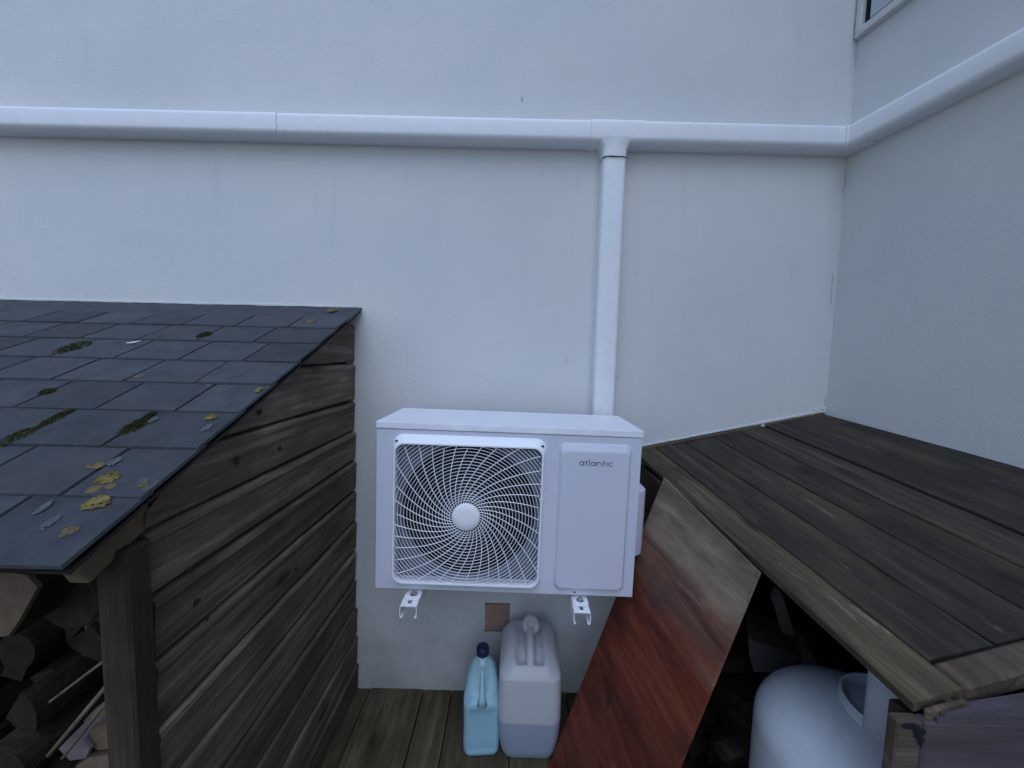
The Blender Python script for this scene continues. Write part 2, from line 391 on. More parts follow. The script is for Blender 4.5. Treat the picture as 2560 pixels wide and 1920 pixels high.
# bare square patch under the heat pump, recess shadow painted as dark strips above and below
px0, px1, pz0, pz1 = -.092, .012, -1.176+G, -1.058+G
box('wall_patch', hw(px0, D-.0035, pz0), hw(px1, D+.01, pz1), m_patch, house, .0015)
for a, b in (((px0-.004, pz0-.004), (px1+.004, pz0-.0005)), ((px0-.004, pz1+.0005), (px1+.004, pz1+.004))):
    box('patch_edge', hw(a[0], D-.002, a[1]), hw(b[0], D+.01, b[1]), m_joint, house, .0005)
# small smudges and plaster nicks on the wall
m_smudge = mat_simple('faint_grey_smudge', (.58, .59, .59), .9, .1, var=.3, nscale=60)
m_smudge2 = mat_simple('dark_grey_scuff', (.40, .41, .41), .9, .1, var=.3, nscale=60)
for i, (px, pz, a, b, m) in enumerate([(.013, .970, .004, .012, m_smudge2), (-.20, -1.16, .006, .02, m_smudge), (-.215, -1.12, .004, .012, m_smudge),
        (-.43, .68, .002, .03, m_smudge), (.10, .70, .004, .010, m_smudge), (.22, -.02, .004, .02, m_smudge), (.48, -1.30, .05, .02, m_smudge), (-1.70, .20, .004, .02, m_smudge)]):
    blob('scuff_mark', hw(px, D, G+pz), a, b, (1, 0, 0), (0, 0, 1), (0, -1, 0), m, house, .0006, seed=i+40)
# plaster lip above the shed ridge
pts = [(-2.4-CX0+.03*i, -.001, .172+G+rd.uniform(-.0008, .001)) for i in range(60)]
wob_strip('filler_bead', pts, [.008+.004*rd.random() for _ in pts], (0, -1, 0), m_wall, house, .004)
pts = [(.50+.0155*i-CX0, -.001, G-.377+(.0155*i-.035)*.221+.0135+rd.uniform(-.0015, .0015)) for i in range(50)]
wob_strip('filler_bead', pts, [.006+.006*rd.random() for _ in pts], (0, -1, 0), m_wall, house, .004)
for i in range(7): blob('plaster_lump', (-.012-.016*i*rd.random(), -.0005, G-.196-.004*i+rd.uniform(0, .012)), .005+.006*rd.random(), .003+.003*rd.random(), (1, 0, 0), (0, 0, 1), (0, -1, 0), m_wall, house, .003, seed=70+i)
blob('scuff_mark', (-.004, -.0008, G-.165), .0022, .016, (1, 0, 0), (0, 0, 1), (0, -1, 0), m_smudge2, house, .0006, seed=91)
# window high on the side wall
def rp_(s, z, off): q = rw*s-rn*off; return Vector((q.x, q.y, z))
def rbox(name, s0, s1, z0, z1, o0, o1, mat, parent, bev=.002):
    """box on the side wall: along the wall, up, out of the wall; own origin at its lower near corner"""
    c = rp_(s0, z0, o0)
    mw = frame_m(c, rn*-1, rw*-1)          # x out of the wall, y towards the corner, z up
    bm = boxmesh(o1-o0, s1-s0, z1-z0, bev)
    for v in bm.verts: v.co.y -= (s1-s0)
    if mw.to_3x3() @ Vector((0, 0, 1)) != Vector((0, 0, 1)):
        if (mw.to_3x3() @ Vector((0, 0, 1))).z < 0:
            mw = frame_m(c, rn*-1, rw)
            for v in bm.verts: v.co.y += (s1-s0)
    o = bmobj(name, bm, mat, parent, mw); RB[0] = mw; return o
RB = [None]
win = rbox('window', .020, .62, 1.232+G, 2.15+G, -.02, .003, m_dark, house)
wi = RB[0].inverted()
def wchild(name, s0, s1, z0, z1, o0, o1, mat):
    o = rbox(name, s0, s1, z0, z1, o0, o1, mat, win); o.matrix_local = wi @ RB[0]
wchild('frame', .004, .024, 1.205+G, 2.15+G, .0, .022, m_frame)
wchild('frame', .6205, .646, 1.205+G, 2.15+G, .0, .022, m_frame)
wchild('sill', .0245, .62, 1.205+G, 1.232+G, .0, .026, m_frame)
wchild('pane', .047, .612, 1.246+G, 2.15+G, .001, .012, m_glass)

# ================================================================== white trunking
trunk = thing('pipe_trunking', 'long white plastic pipe trunking running across both walls with a drop to the heat pump', 'trunking', (CX0, D, G+.85))
def smooth_sides(o):
    o.data.polygons.foreach_set('use_smooth', [True]*len(o.data.polygons)); o.data.set_sharp_from_angle(angle=radians(40)); o.data.update()
def trunk_prof(h, d, n=6):
    """profile in (z, outward): flat back on wall, rounded front corners"""
    pts = [(0, 0)];     pts += [(0, d-.022)]
    for i in range(n+1): a = radians(180-90*i/n); pts.append((.018+.018*cos(a), d-.022+.022*sin(a)))
    for i in range(n+1): a = radians(90-90*i/n); pts.append((h-.018+.018*cos(a), d-.022+.022*sin(a)))
    pts.append((h, 0)); return pts
def run(name, a, b, up_, outv, h, d, mat=None):
    """length of trunking from a to b (relative to the trunking root) with top pointing up_, sticking out along outv"""
    a = Vector(a); b = Vector(b); pr = trunk_prof(h, d)
    # profile axis 0 = up from the bottom edge; bottom corner has the large radius
    o = prism(name, pr, a, b-a, up_, outv, mat or m_pvc, trunk)
    smooth_sides(o); return o
T0 = Vector((CX0, D, G+.85))
zb, ht, dp = -.062, .081, .070       # bottom relative to root, height, depth
def tx(x): return x-CX0
seam_px = -.885
# joints at x: -.885 (cover joint), tee .27 - .455, corner 1.20
drop = .002
run('trunking_length', (tx(-9), 0, zb+.006), (tx(-.888), 0, zb+.001), (0, 0, 1), (0, -1, 0), ht, dp)
run('trunking_length', (tx(-.8865), 0, zb), (tx(.268), 0, zb), (0, 0, 1), (0, -1, 0), ht, dp-.001)
run('trunking_length', (tx(.458), 0, zb), (tx(1.205), 0, zb-.001), (0, 0, 1), (0, -1, 0), ht, dp)
# tee joint : a slightly larger sleeve, with a flared neck down
run('tee_sleeve', (tx(.2685), 0, zb-.0025), (tx(.4575), 0, zb-.0025), (0, 0, 1), (0, -1, 0), ht+.004, dp+.002)
vs, fs = [], []
xc = tx(.363)
lv = 15
for i in range(lv):
    f = i/(lv-1); z = zb+.016-.066*f; hwid = .0445+.040*max(0, 1-f*1.25)**2.6
    for (ux, oy) in ((-1, 0), (-1, .66), (-.93, .90), (-.72, 1), (0, 1.02), (.72, 1), (.93, .90), (1, .66), (1, 0)):
        dd = (dp+.0016)*(1-.075*f); vs.append((xc+ux*hwid, -dd*oy, z))
for i in range(lv-1):
    for k in range(8): fs.append((i*9+k, i*9+k+1, i*9+10+k, i*9+9+k))
tn = newobj('tee_neck', vs, fs, m_pvc, trunk, smooth=True)
# hairline gap under the neck
jp = []
for i in range(15):
    f = i/14; jp.append((xc-.0455+.091*f, -(dp-.0035+.002*sin(pi*f)), zb-.053-.010*max(0, 1-f*4)**1.5+.0025*sin(5*f)))
tube('joint_line', jp, .0010, m_joint, trunk, 6)
zt = zb-.0495; zbot = -.45-.85+.06
pr = []
hwid = .0435
for i in range(7): a = radians(180-90*i/6); pr.append((-hwid+.016+.016*cos(a), dp-.007-.018+.018*sin(a)))
for i in range(7): a = radians(90-90*i/6); pr.append((hwid-.016+.016*cos(a), dp-.007-.018+.018*sin(a)))
pr = [(-hwid, 0)]+pr+[(hwid, 0)]
o = prism('trunking_drop', pr, (xc+.0005, 0, zt-.003), (-.002, 0, zbot-zt), (1, 0, 0), (0, -1, 0), m_pvc, trunk); smooth_sides(o)
# inside corner piece and run on the side wall: mitre both ends by hand
def mitre_run(name, a, b, outv, h, d, a_shift, mat):
    a = Vector(a); b = Vector(b); t = (b-a).normalized(); outv = Vector(outv); pr = trunk_prof(h, d); n = len(pr)
    vs = []
    for (u, o_) in pr: vs.append(a+Vector((0, 0, u))+outv*o_+t*(a_shift*o_))
    for (u, o_) in pr: vs.append(b+Vector((0, 0, u))+outv*o_)
    fs = [list(range(n))[::-1], list(range(n, 2*n))]+[(i, (i+1) % n, n+(i+1) % n, n+i) for i in range(n)]
    o = newobj(name, vs, fs, mat, trunk); smooth_sides(o); return o
mit = math.tan((pi/2-TH)/2)
mitre_run('corner_piece', (0, 0, zb-.0015), (tx(1.206), 0, zb-.0015), (0, -1, 0), ht+.003, dp+.0015, mit, m_pvc)
mitre_run('corner_piece', (0, 0, zb-.0015), (rw.x*.105, rw.y*.105, zb-.0015), -rn, ht+.003, dp+.0015, mit, m_pvc)
a = rw*.1055; b = rw*4.5
mitre_run('trunking_length', (a.x, a.y, zb+.001), (b.x, b.y, zb+.003), -rn, ht, dp, 0, m_pvc)

# ================================================================== AIR CONDITIONER (outdoor unit)
AW, AH, AD = .812, .532, .285
ac = thing('air_conditioner', 'white outdoor heat pump unit with round fan grille, fixed to the wall on two brackets', 'air conditioner', (-.011, 1.16, G-.752), (0, radians(.85), 0))
# casing: front panel with a round hole, sides, back and base joined
def casing():
    bm = bmesh.new(); hw_ = AW/2; z0, z1 = 0, AH-.0225; R, cx, cz, N = .232, -.1205, .2505, 64
    # front face: ring between hole and rectangle
    outer = []
    for k in range(N):
        a = 2*pi*k/N; dx, dz = cos(a), sin(a); ts = []
        if dx > 1e-6: ts.append((hw_-cx)/dx)
        if dx < -1e-6: ts.append((-hw_-cx)/dx)
        if dz > 1e-6: ts.append((z1-cz)/dz)
        if dz < -1e-6: ts.append((z0-cz)/dz)
        t = min(ts); outer.append([cx+dx*t, cz+dz*t])
    for c in ((hw_, z0), (hw_, z1), (-hw_, z0), (-hw_, z1)):
        j = min(range(N), key=lambda i: hypot(outer[i][0]-c[0], outer[i][1]-c[1])); outer[j] = list(c)
    vo = [bm.verts.new((x, 0, z)) for x, z in outer]; vi = [bm.verts.new((cx+R*cos(2*pi*k/N), 0, cz+R*sin(2*pi*k/N))) for k in range(N)]
    vb = [bm.verts.new((cx+(R-.012)*cos(2*pi*k/N), .012, cz+(R-.012)*sin(2*pi*k/N))) for k in range(N)]
    vc = [bm.verts.new((cx+(R-.012)*cos(2*pi*k/N), .10, cz+(R-.012)*sin(2*pi*k/N))) for k in range(N)]
    bmesh.ops.delete(bm, geom=vi+vb+vc, context='VERTS')
    ri = []
    for k in range(N):
        a = 2*pi*k/N; dx, dz = cos(a), sin(a); hh, hv, rr_ = .2225, .2175, .026
        # rounded-rectangle opening behind the grille frame
        t = min(hh/abs(dx) if abs(dx) > 1e-6 else 9, hv/abs(dz) if abs(dz) > 1e-6 else 9); ri.append((cx+dx*t, cz+dz*t))
    r1 = [bm.verts.new((x, 0, z)) for x, z in ri]; r2 = [bm.verts.new((x, .020, z)) for x, z in ri]
    for k in range(N):
        j = (k+1) % N; bm.faces.new((vo[k], vo[j], r1[j], r1[k])); bm.faces.new((r1[k], r1[j], r2[j], r2[k]))
    for A, B in (((-hw_, z0), (-hw_, z1)), ((hw_, z1), (hw_, z0)), ((-hw_, z1), (hw_, z1)), ((hw_, z0), (-hw_, z0))):
        f = [bm.verts.new((A[0], 0, A[1])), bm.verts.new((B[0], 0, B[1])), bm.verts.new((B[0], AD, B[1])), bm.verts.new((A[0], AD, A[1]))]; bm.faces.new(f)
    f = [bm.verts.new((-hw_, AD, z0)), bm.verts.new((hw_, AD, z0)), bm.verts.new((hw_, AD, z1)), bm.verts.new((-hw_, AD, z1))]; bm.faces.new(f)
    bmesh.ops.remove_doubles(bm, verts=bm.verts, dist=1e-5)
    return bm
bmobj('casing', casing(), m_metal, ac)
# orifice plate with the round fan opening, set back behind the grille
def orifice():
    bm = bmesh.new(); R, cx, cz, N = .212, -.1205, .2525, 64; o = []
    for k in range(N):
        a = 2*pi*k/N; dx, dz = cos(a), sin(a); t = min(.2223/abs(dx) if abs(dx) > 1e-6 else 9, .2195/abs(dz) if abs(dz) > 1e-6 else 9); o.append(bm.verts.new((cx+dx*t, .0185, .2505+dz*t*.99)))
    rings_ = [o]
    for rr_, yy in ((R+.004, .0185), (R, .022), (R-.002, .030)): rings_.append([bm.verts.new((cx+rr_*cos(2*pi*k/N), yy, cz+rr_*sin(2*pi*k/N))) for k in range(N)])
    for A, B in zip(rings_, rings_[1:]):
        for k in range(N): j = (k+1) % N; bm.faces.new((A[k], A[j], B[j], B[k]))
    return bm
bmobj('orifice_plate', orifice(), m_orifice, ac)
lid = boxmesh(AW+.005, AD+.006, .0215, .0035, 2)
t = NT('lid_paint_with_frost'); v = t.coords((2.2, 34, 8), rnd=False); n1 = t.noise(v, 3, 7, .7, .6); n2 = t.noise(t.coords(rnd=False), 35, 5, .7)
k = t.math('MULTIPLY', t.g(n1, .42, .58), t.g(n2, .35, .6)); t.color(t.mix(k, (.76, .765, .83), (.87, .88, .92))); t.rough(.4, .5); t.bump(k, .4, .002)
bmobj('top_cover', lid, t.m, ac, Matrix.Translation((-AW/2-.0025, -.003, AH-.021)))
# grille frame: ring of loops
def loopring(name, loops, mat, parent, smooth=False, cap=False):
    vs, fs = [], []; n = len(loops[0])
    for L in loops: vs += L
    for i in range(len(loops)-1):
        for k in range(n): fs.append((i*n+k, i*n+(k+1) % n, (i+1)*n+(k+1) % n, (i+1)*n+k))
    if cap: fs.append([(len(loops)-1)*n+k for k in range(n)])
    return newobj(name, vs, fs, mat, parent, smooth=smooth)
def L3(x0, x1, z0, z1, r, y, n=7): return [Vector((x, y, z)) for x, z in rrect(x1-x0, z1-z0, r, n, (x0+x1)/2, (z0+z1)/2)]
gx0, gx1, gz0, gz1 = -.353, .1135, .024, .4935
ix0, ix1, iz0, iz1 = -.3435, .1015, .0335, .4690
gf = loopring('grille_frame', [L3(gx0-.004, gx1+.004, gz0-.004, gz1+.003, .034, .0006), L3(gx0, gx1, gz0, gz1, .032, -.004), L3(gx0+.002, gx1-.002, gz0+.002, gz1-.004, .031, -.010), L3(ix0-.004, ix1+.004, iz0-.004, iz1+.004, .030, -.0215), L3(ix0, ix1, iz0, iz1, .028, -.0215), L3(ix0+.002, ix1-.002, iz0+.002, iz1-.002, .026, -.006)], m_grille, ac)
for sx in (gx0+.012, gx1-.0125):
    lathe('screw', [(.0048, 0), (.0048, .002), (.0035, .0032)], m_blade, gf, 14, Matrix.Translation((sx, -.0125, gz1-.018)) @ Matrix.Rotation(pi/2+.45, 4, 'X'))
# grille wires: concentric rings and spiral spokes, clipped to the frame
hx, hz = -.124, .2505
def inside(x, z, m=0):
    if not (ix0-m <= x <= ix1+m and iz0-m <= z <= iz1+m): return False
    r = .028; cx = min(max(x, ix0+r), ix1-r); cz = min(max(z, iz0+r), iz1-r)
    return hypot(x-cx, z-cz) <= r+m+1e-9
def dome(r): return -.0215+.006*min(1, (r/.24)**2)
rv, rf = [], []
r = .0515; 
rings = []
while r < .335: rings.append(r); r += .0098 if r > .07 else .0075
for r in rings:
    N = 160; seg = []
    for k in range(N+1):
        a = 2*pi*k/N+1.3; x, z = hx+r*cos(a), hz+r*sin(a)
        if inside(x, z, .001): seg.append((x, dome(r), z))
        if (not inside(x, z, .001) or k == N) and seg:
            if len(seg) > 1: tube_geo(seg, .00092, 4, False, rv, rf)
            seg = []
gr = newobj('grille_rings', rv, rf, m_grille, ac)
sv, sf = [], []
for s in range(36):
    a0 = 2*pi*s/36+.05; seg = []
    rr = .042
    while rr < .34:
        a = a0-.46*math.log(rr/.042); x, z = hx+rr*cos(a), hz+rr*sin(a)
        if not inside(x, z, .001): break
        seg.append((x, dome(rr)-.0012, z)); rr += .009
    tube_geo(seg, .00128, 4, False, sv, sf)
gs = newobj('grille_spokes', sv, sf, m_grille, ac)
RY = Matrix.Rotation(pi/2, 4, 'X')
lathe('grille_badge', [(.0425, -.004), (.0425, .003), (.040, .0052), (.02, .0062), (.001, .0065)], m_grille, ac, 48, Matrix.Translation((hx, -.0205, hz)) @ RY)
# fan, and a black drum added to paint deep shade in the opening
fan = lathe('fan', [(.062, 0), (.062, .07), (.055, .08), (.01, .083)], m_blade, ac, 32, Matrix.Translation((-.122, .10, .256)) @ RY)
for b in range(3):
    vs, fs = [], []
    for i in range(8):
        rr = .05+.145*i/7
        for j in range(7):
            a = 2*pi*b/3+.5+(j/6)*(1.25-.25*i/7)-.35*i/7; zz = .01+.055*(j/6)
            vs.append((rr*cos(a), rr*sin(a), zz))
    for i in range(7):
        for j in range(6): fs.append((i*7+j, i*7+j+1, i*7+8+j, i*7+7+j))
    o = newobj('fan_blade', vs, fs, m_blade, fan, smooth=True); md = o.modifiers.new('s', 'SOLIDIFY'); md.thickness = .003
lathe('fan_shade_drum', [(.2095, .0305), (.2095, .19), (.001, .191)], m_dark, ac, 48, Matrix.Translation((-.1205, 0, .2525)) @ Matrix.Rotation(-pi/2, 4, 'X'))
box('heat_exchanger', (-AW/2+.02, .205, .02), (.14, .225, AH-.04), m_dark, ac, 0)
# access panel
pxa, pxb, pza, pzb = .1545, .3755, .020, .4875
ap = loopring('access_panel', [L3(pxa, pxb, pza, pzb, .020, .0006), L3(pxa+.0015, pxb-.0015, pza+.0015, pzb-.003, .019, -.0035), L3(pxa+.008, pxb-.008, pza+.007, pzb-.022, .018, -.0115), L3(pxa+.012, pxb-.012, pza+.011, pzb-.026, .016, -.0122)], m_metal, ac, False, True)
# lettering
def lettering():
    X = 9.2; wd = 1.9; vs, fs = [], []            # millimetres: x-height, stroke width
    def stroke(pts, w=wd):
        n = len(pts); base = len(vs)
        for i, p in enumerate(pts):
            p = Vector(p); a = Vector(pts[max(i-1, 0)]); b = Vector(pts[min(i+1, n-1)]); t = (b-a).normalized(); q = Vector((-t.y, t.x))*w/2
            for z in (0, .5):
                vs.append((p.x+q.x, p.y+q.y, z)); vs.append((p.x-q.x, p.y-q.y, z))
        for i in range(n-1):
            k = base+i*4; fs.extend([(k+2, k+3, k+7, k+6), (k, k+2, k+6, k+4), (k+1, k+5, k+7, k+3)])
    def arc(cx, cy, rx, ry, a0, a1, n=18): return [(cx+rx*cos(radians(a0+(a1-a0)*i/n)), cy+ry*sin(radians(a0+(a1-a0)*i/n))) for i in range(n+1)]
    h = X/2; x = 0; r = 5.6
    def A(x): stroke(arc(x+r, h, r-wd/2, h-wd/2+.4, 0, 360, 26)); stroke([(x+2*r-wd/2+.4, 0), (x+2*r-wd/2+.4, X)]); return x+2*r+2.9
    def T(x): stroke([(x+2, X+3.2), (x+2, 2.6)]); stroke(arc(x+4.6, 2.9, 2.6, 2.9-wd/2+.5, 180, 280, 8)); stroke([(x+.1, X-wd/2), (x+6.0, X-wd/2)]); return x+7.6
    x = A(x); x = T(x); stroke([(x+1, 0), (x+1, X+5)]); x += 4.2
    x = A(x)+.4
    stroke([(x+1, 0), (x+1, X)]); stroke(arc(x+5.4, 4.4, 4.4, X-4.4-wd/2+.4, 180, 0, 14)); stroke([(x+9.8, 4.4), (x+9.8, 0)]); x += 13.2
    x = T(x)+1.4
    stroke([(x+.6, 0), (x+.6, X)]); x += 3.2
    stroke(arc(x+6.2, h, r-.2, h-wd/2+.4, 48, 312, 20)); x += 11.6
    k = .104/x
    return [((a-x/2)*k, b*k, c*.001) for a, b, c in vs], fs
lv_, lf_ = lettering()
newobj('lettering', lv_, lf_, m_letter, ap, Matrix.Translation((.2665, -.0126, .4215)) @ RY)
lathe('screw', [(.003, 0), (.003, .001)], m_blade, ac, 10, Matrix.Translation((.2235, -.0001, .0085)) @ RY)
# valve cover on the side
vc = prism('valve_cover', [(0, 0), (.046, .03), (.058, .05), (.058, .17), (.0, .19)], (AW/2, .05, .095), (0, 0, .225), (1, 0, 0), (0, 1, 0), m_metal, ac, bev=.005)
# feet of the unit, with bolts
foot_src = []
for i, fx in enumerate((-.293+.011, .229+.011)):
    poly = rrect(.048, .054, .012, 5)
    vs = [Vector((x, y-.0085, z)) for z in (-.014, -.011) for x, y in poly]; n = len(poly)
    fs = [list(range(n))[::-1], list(range(n, 2*n))]+[(k, (k+1) % n, n+(k+1) % n, n+k) for k in range(n)]
    ft = newobj('foot', vs, fs, m_bracket, ac, Matrix.Translation((fx, 0, 0)))
    box('foot_rail', (fx-.020, .012, -.0105), (fx+.020, AD, -.0005), m_metal, ac, .001)
    hb = bmesh.new(); bmesh.ops.create_cone(hb, cap_ends=True, segments=6, radius1=.0085, radius2=.0080, depth=.0075)
    bmobj('bolt', hb, m_bolt, ft, Matrix.Translation((0, -.010, -.0073)))
    wb = bmesh.new(); bmesh.ops.create_cone(wb, cap_ends=True, segments=20, radius1=.0115, radius2=.0112, depth=.0016)
    bmobj('washer', wb, m_bolt, ft, Matrix.Translation((0, -.010, -.0102)))

# wall brackets (right one first): channel arm with a slot, and an upright against the wall
def bracket():
    root = thing('wall_bracket', '', 'bracket')
    bm = bmesh.new(); W2, L, T = .0245, .42, .0022
    # top sheet with a slot near the front (y from -.085)
    y0 = -.066; sl0, sl1, sr = y0+.0145, y0+.052, .0062
    def q(*p): bm.faces.new([bm.verts.new(v) for v in p])
    def sheet(xa, ya, xb, yb): q((xa, ya, 0), (xb, ya, 0), (xb, yb, 0), (xa, yb, 0))
    sheet(-W2, y0, W2, sl0-sr); sheet(-W2, sl0-sr, -sr, sl1); sheet(sr, sl0-sr, W2, sl1); sheet(-W2, sl1, W2, y0+L)
    # rounded slot end
    for k in range(6):
        a, b = pi+pi*k/6, pi+pi*(k+1)/6
        q((sr*cos(a), sl0+sr*sin(a), 0), (sr*cos(b), sl0+sr*sin(b), 0), (sr*cos(b), sl0-sr, 0), (sr*cos(a), sl0-sr, 0))
    sheet(-W2*.0-sr, sl0, -sr+.00001, sl1)
    for s in (-1, 1):
        pr = [(s*W2, 0), (s*(W2+.0012), -.008), (s*(W2+.0015), -.030), (s*(W2+.0005), -.036), (s*(W2-.006), -.038)]
        for (a, b) in zip(pr, pr[1:]):
            yy = y0+.012 if a[1] < -.02 else y0
            q((a[0], y0, a[1]), (b[0], y0 if b[1] > -.032 else y0, b[1]), (b[0], y0+L, b[1]), (a[0], y0+L, a[1]))
    bmesh.ops.remove_doubles(bm, verts=bm.verts, dist=1e-5)
    o = bmobj('arm', bm, m_bracket, root); md = o.modifiers.new('s', 'SOLIDIFY'); md.thickness = T; md.offset = -1
    box('upright', (-.020, y0+L-.006, -.03), (.020, y0+L+.03, .40), m_bracket, root, .002)
    tube('brace_bolt', [(0, y0+L+.026, .36), (0, y0+L-.012, .36)], .006, m_bolt, root)
    return root
br = bracket(); br.location = (.228, 1.165, G-.752-.0165-.0035); br.rotation_euler = (0, radians(.85), 0)
br['label'] = 'white metal wall bracket under the right end of the heat pump'; br['group'] = 'white wall brackets carrying the heat pump'
b2 = br.copy(); COL.objects.link(b2); b2.location = (-.297, 1.165, G-.752-.0085-.0035); b2['label'] = 'white metal wall bracket under the fan end of the heat pump'
for ch in list(br.children):
    c = ch.copy(); COL.objects.link(c); c.parent = b2

# ================================================================== LEFT SHED
SX = -.635           # outer face of the gable boards
RS = (.163+.313)/(1.55-.506)       # roof slope dz/dy
roof_n = Vector((0, -RS, 1)).normalized(); roof_d = Vector((0, -1, -RS)).normalized()     # normal, down-slope
shed = thing('log_shed', 'low weathered timber log shed with slate grey shingle roof, on the left', 'shed', (SX, 1.10, 0))
so = Vector((SX, 1.10, 0))
# horizontal boards of the gable side, top ones cut by the roof slope
def roof_y(z): return 1.55-(.163-.016-z)/RS
bz = [.105, -.050, -.200, -.325, -.447, -.570, -.700, -.825, -.95, -1.075, -1.20, -1.325, -1.452]
rd = random.Random(12)
for i in range(len(bz)-1):
    zt_, zb_ = bz[i]-.0045, bz[i+1]+.0012; lean = rd.uniform(-.002, .002)
    # cross-section: (outwards, z) ; outwards = +x. feather edge with a rounded groove lip at the top
    sec = [(-.022, zb_), (-.004+lean, zb_+.001), (.0005+lean, zb_+.006), (.0015+lean, zb_+.03), (.0035+lean, zt_-.026), (.0065+lean, zt_-.017), (.0045+lean, zt_-.008), (-.003+lean, zt_-.003), (-.012, zt_-.001), (-.022, zt_)]
    back = 1.545-rd.uniform(0, .006)
    N = 9; vs, fs = [], []; m = len(sec)
    for j in range(N):
        f = j/(N-1)
        for (ox, z) in sec:
            yf = max(.652, roof_y(z)); y = back+(yf-back)*f
            wob = .0018*sin(y*9+i*2.1)+.0012*sin(y*23+i)
            vs.append(Vector((SX+ox+wob*.8, y, z+G+wob*.7))-so)
    for j in range(N-1):
        for k in range(m): fs.append((j*m+k, j*m+(k+1) % m, (j+1)*m+(k+1) % m, (j+1)*m+k))
    fs.append(list(range(m))); fs.append([(N-1)*m+k for k in range(m)][::-1])
    mw = frame_m((0, 0, (bz[i]+G)), (0, -1, 0), (0, 0, 1)); inv = mw.inverted()
    newobj('gable_board', [inv @ v for v in vs], fs, m_side, shed, mw)
for k_, (px_, py_, a_, b_) in enumerate(((475, 1426, .010, .007), (492, 1504, .012, .008), (518, 1546, .007, .006), (740, 1424, .008, .008), (594, 1150, .010, .014), (650, 1030, .011, .009), (880, 1050, .006, .010), (700, 1120, .008, .010))):
    r_ = fwd+right*((px_-1280)/961)-up*((py_-960)/961); c_ = Vector((0, 0, G))+r_*((SX+.0045)/r_.x)
    blob('knot', c_-so, a_*.8, b_*.8, (0, 1, 0), (0, 0, 1), (1, 0, 0), m_knot, shed, .0012, seed=300+k_)
# corner posts; dark back and far side added to keep the inside black
box('post', Vector((-.676, .600, -.04))-so, Vector((-.622, .646, G-.335))-so, m_post, shed, .005)
box('post', Vector((-2.50, .597, -.04))-so, Vector((-2.44, .650, G-.335))-so, m_post, shed, .005)
box('shade_back_panel', Vector((-2.5, 1.520, 0))-so, Vector((-.668, 1.545, G+.10))-so, m_darkwood, shed, .001)
box('shade_far_side', Vector((-2.52, .66, 0))-so, Vector((-2.50, 1.519, G-.30))-so, m_darkwood, shed, .001)
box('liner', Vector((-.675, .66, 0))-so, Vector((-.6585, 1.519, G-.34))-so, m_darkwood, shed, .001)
# front header and rafter under the gable edge
def sloped(name, x0, x1, s0, s1, n0, n1, mat, parent, off, bev=.002):
    """box in roof coordinates: x, distance down the slope s, height above the roof plane n"""
    o = Vector((0, 1.55, .163+G)); base = o+roof_d*s0+roof_n*n0; base.x = x0
    mw = frame_m(base-off, (1, 0, 0), roof_d*-1); mw = mw @ Matrix.Translation((0, -(s1-s0), 0))
    return bmobj(name, boxmesh(x1-x0, s1-s0, n1-n0, bev), mat, parent, mw)
sloped('rafter', -.672, -.640, .992, 1.118, -.072, -.026, m_beam, shed, so)
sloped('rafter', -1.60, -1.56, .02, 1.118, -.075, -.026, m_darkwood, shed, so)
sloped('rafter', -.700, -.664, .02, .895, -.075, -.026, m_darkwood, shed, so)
0 and box('front_header', Vector((-2.44, .604, G-.400))-so, Vector((-.673, .640, G-.345))-so, m_post, shed, .003)
sloped('roof_deck', -2.60, -.661, .004, 1.135, -.024, -.009, m_darkwood, shed, so, 0)
sloped('ridge_flashing', -2.62, -.604, -.004, .150, -.002, .006, m_shingle, shed, so, .002)
sloped('drip_edge', -.660, -.608, .01, 1.146, -.0095, -.0045, m_darkwood, shed, so, .001)
# shingle tabs
S = [.140, .240, .372, .508, .636, .765, .893, 1.021, 1.149]
J = [None, -.774, -.811, -.761, -.802, -.750, -.793, -.741, -.790]
tabs = {}
def tab_mesh(w, h):
    key = (round(w, 4), round(h, 4))
    if key not in tabs:
        bm = boxmesh(w, h, .0055, 0); 
        for v in bm.verts:
            if v.co.z > .005 and v.co.y < .001: v.co.z -= .0; v.co.y += .0012
            if v.co.z > .004 and (v.co.x < .001): v.co.x += .0012
            if v.co.z > .004 and (v.co.x > w-.001): v.co.x -= .0012
        me = bpy.data.meshes.new('shingle'); bmesh.ops.recalc_face_normals(bm, faces=bm.faces); bm.to_mesh(me); bm.free(); me.materials.append(m_shingle); tabs[key] = me
    return tabs[key]
rd = random.Random(21); cnt = 0
for rrow in range(1, 9):
    s0, s1 = S[rrow-1]-.022, S[rrow]
    lift = .0022+.0003*rrow
    x_end = -.604
    # partial tab at the gable edge, then full tabs leftwards
    xs_ = [x_end, J[rrow]]
    while xs_[-1] > -2.6: xs_.append(xs_[-1]-.1805)
    for a_, b_ in zip(xs_, xs_[1:]):
        w = a_-b_-.0055; h = s1-s0+rd.choice((0, 0, .001, -.001))
        o = Vector((b_+.00225, 1.55, .163+G)); 
        tilt = radians(2.0)
        base = o+roof_d*s1+roof_n*(.0065+rd.uniform(-.0004, .0010)); base.x = b_+.00225
        mw = frame_m(base-so, (1, 0, rd.uniform(-.0015, .0015)), (roof_d*-1*cos(tilt)-roof_n*sin(tilt)))
        link('shingle', tab_mesh(w, h), shed, mw); cnt += 1
def roof_pt(x, s, n=.0): p = Vector((x, 1.55, .163+G))+roof_d*s+roof_n*n; return p
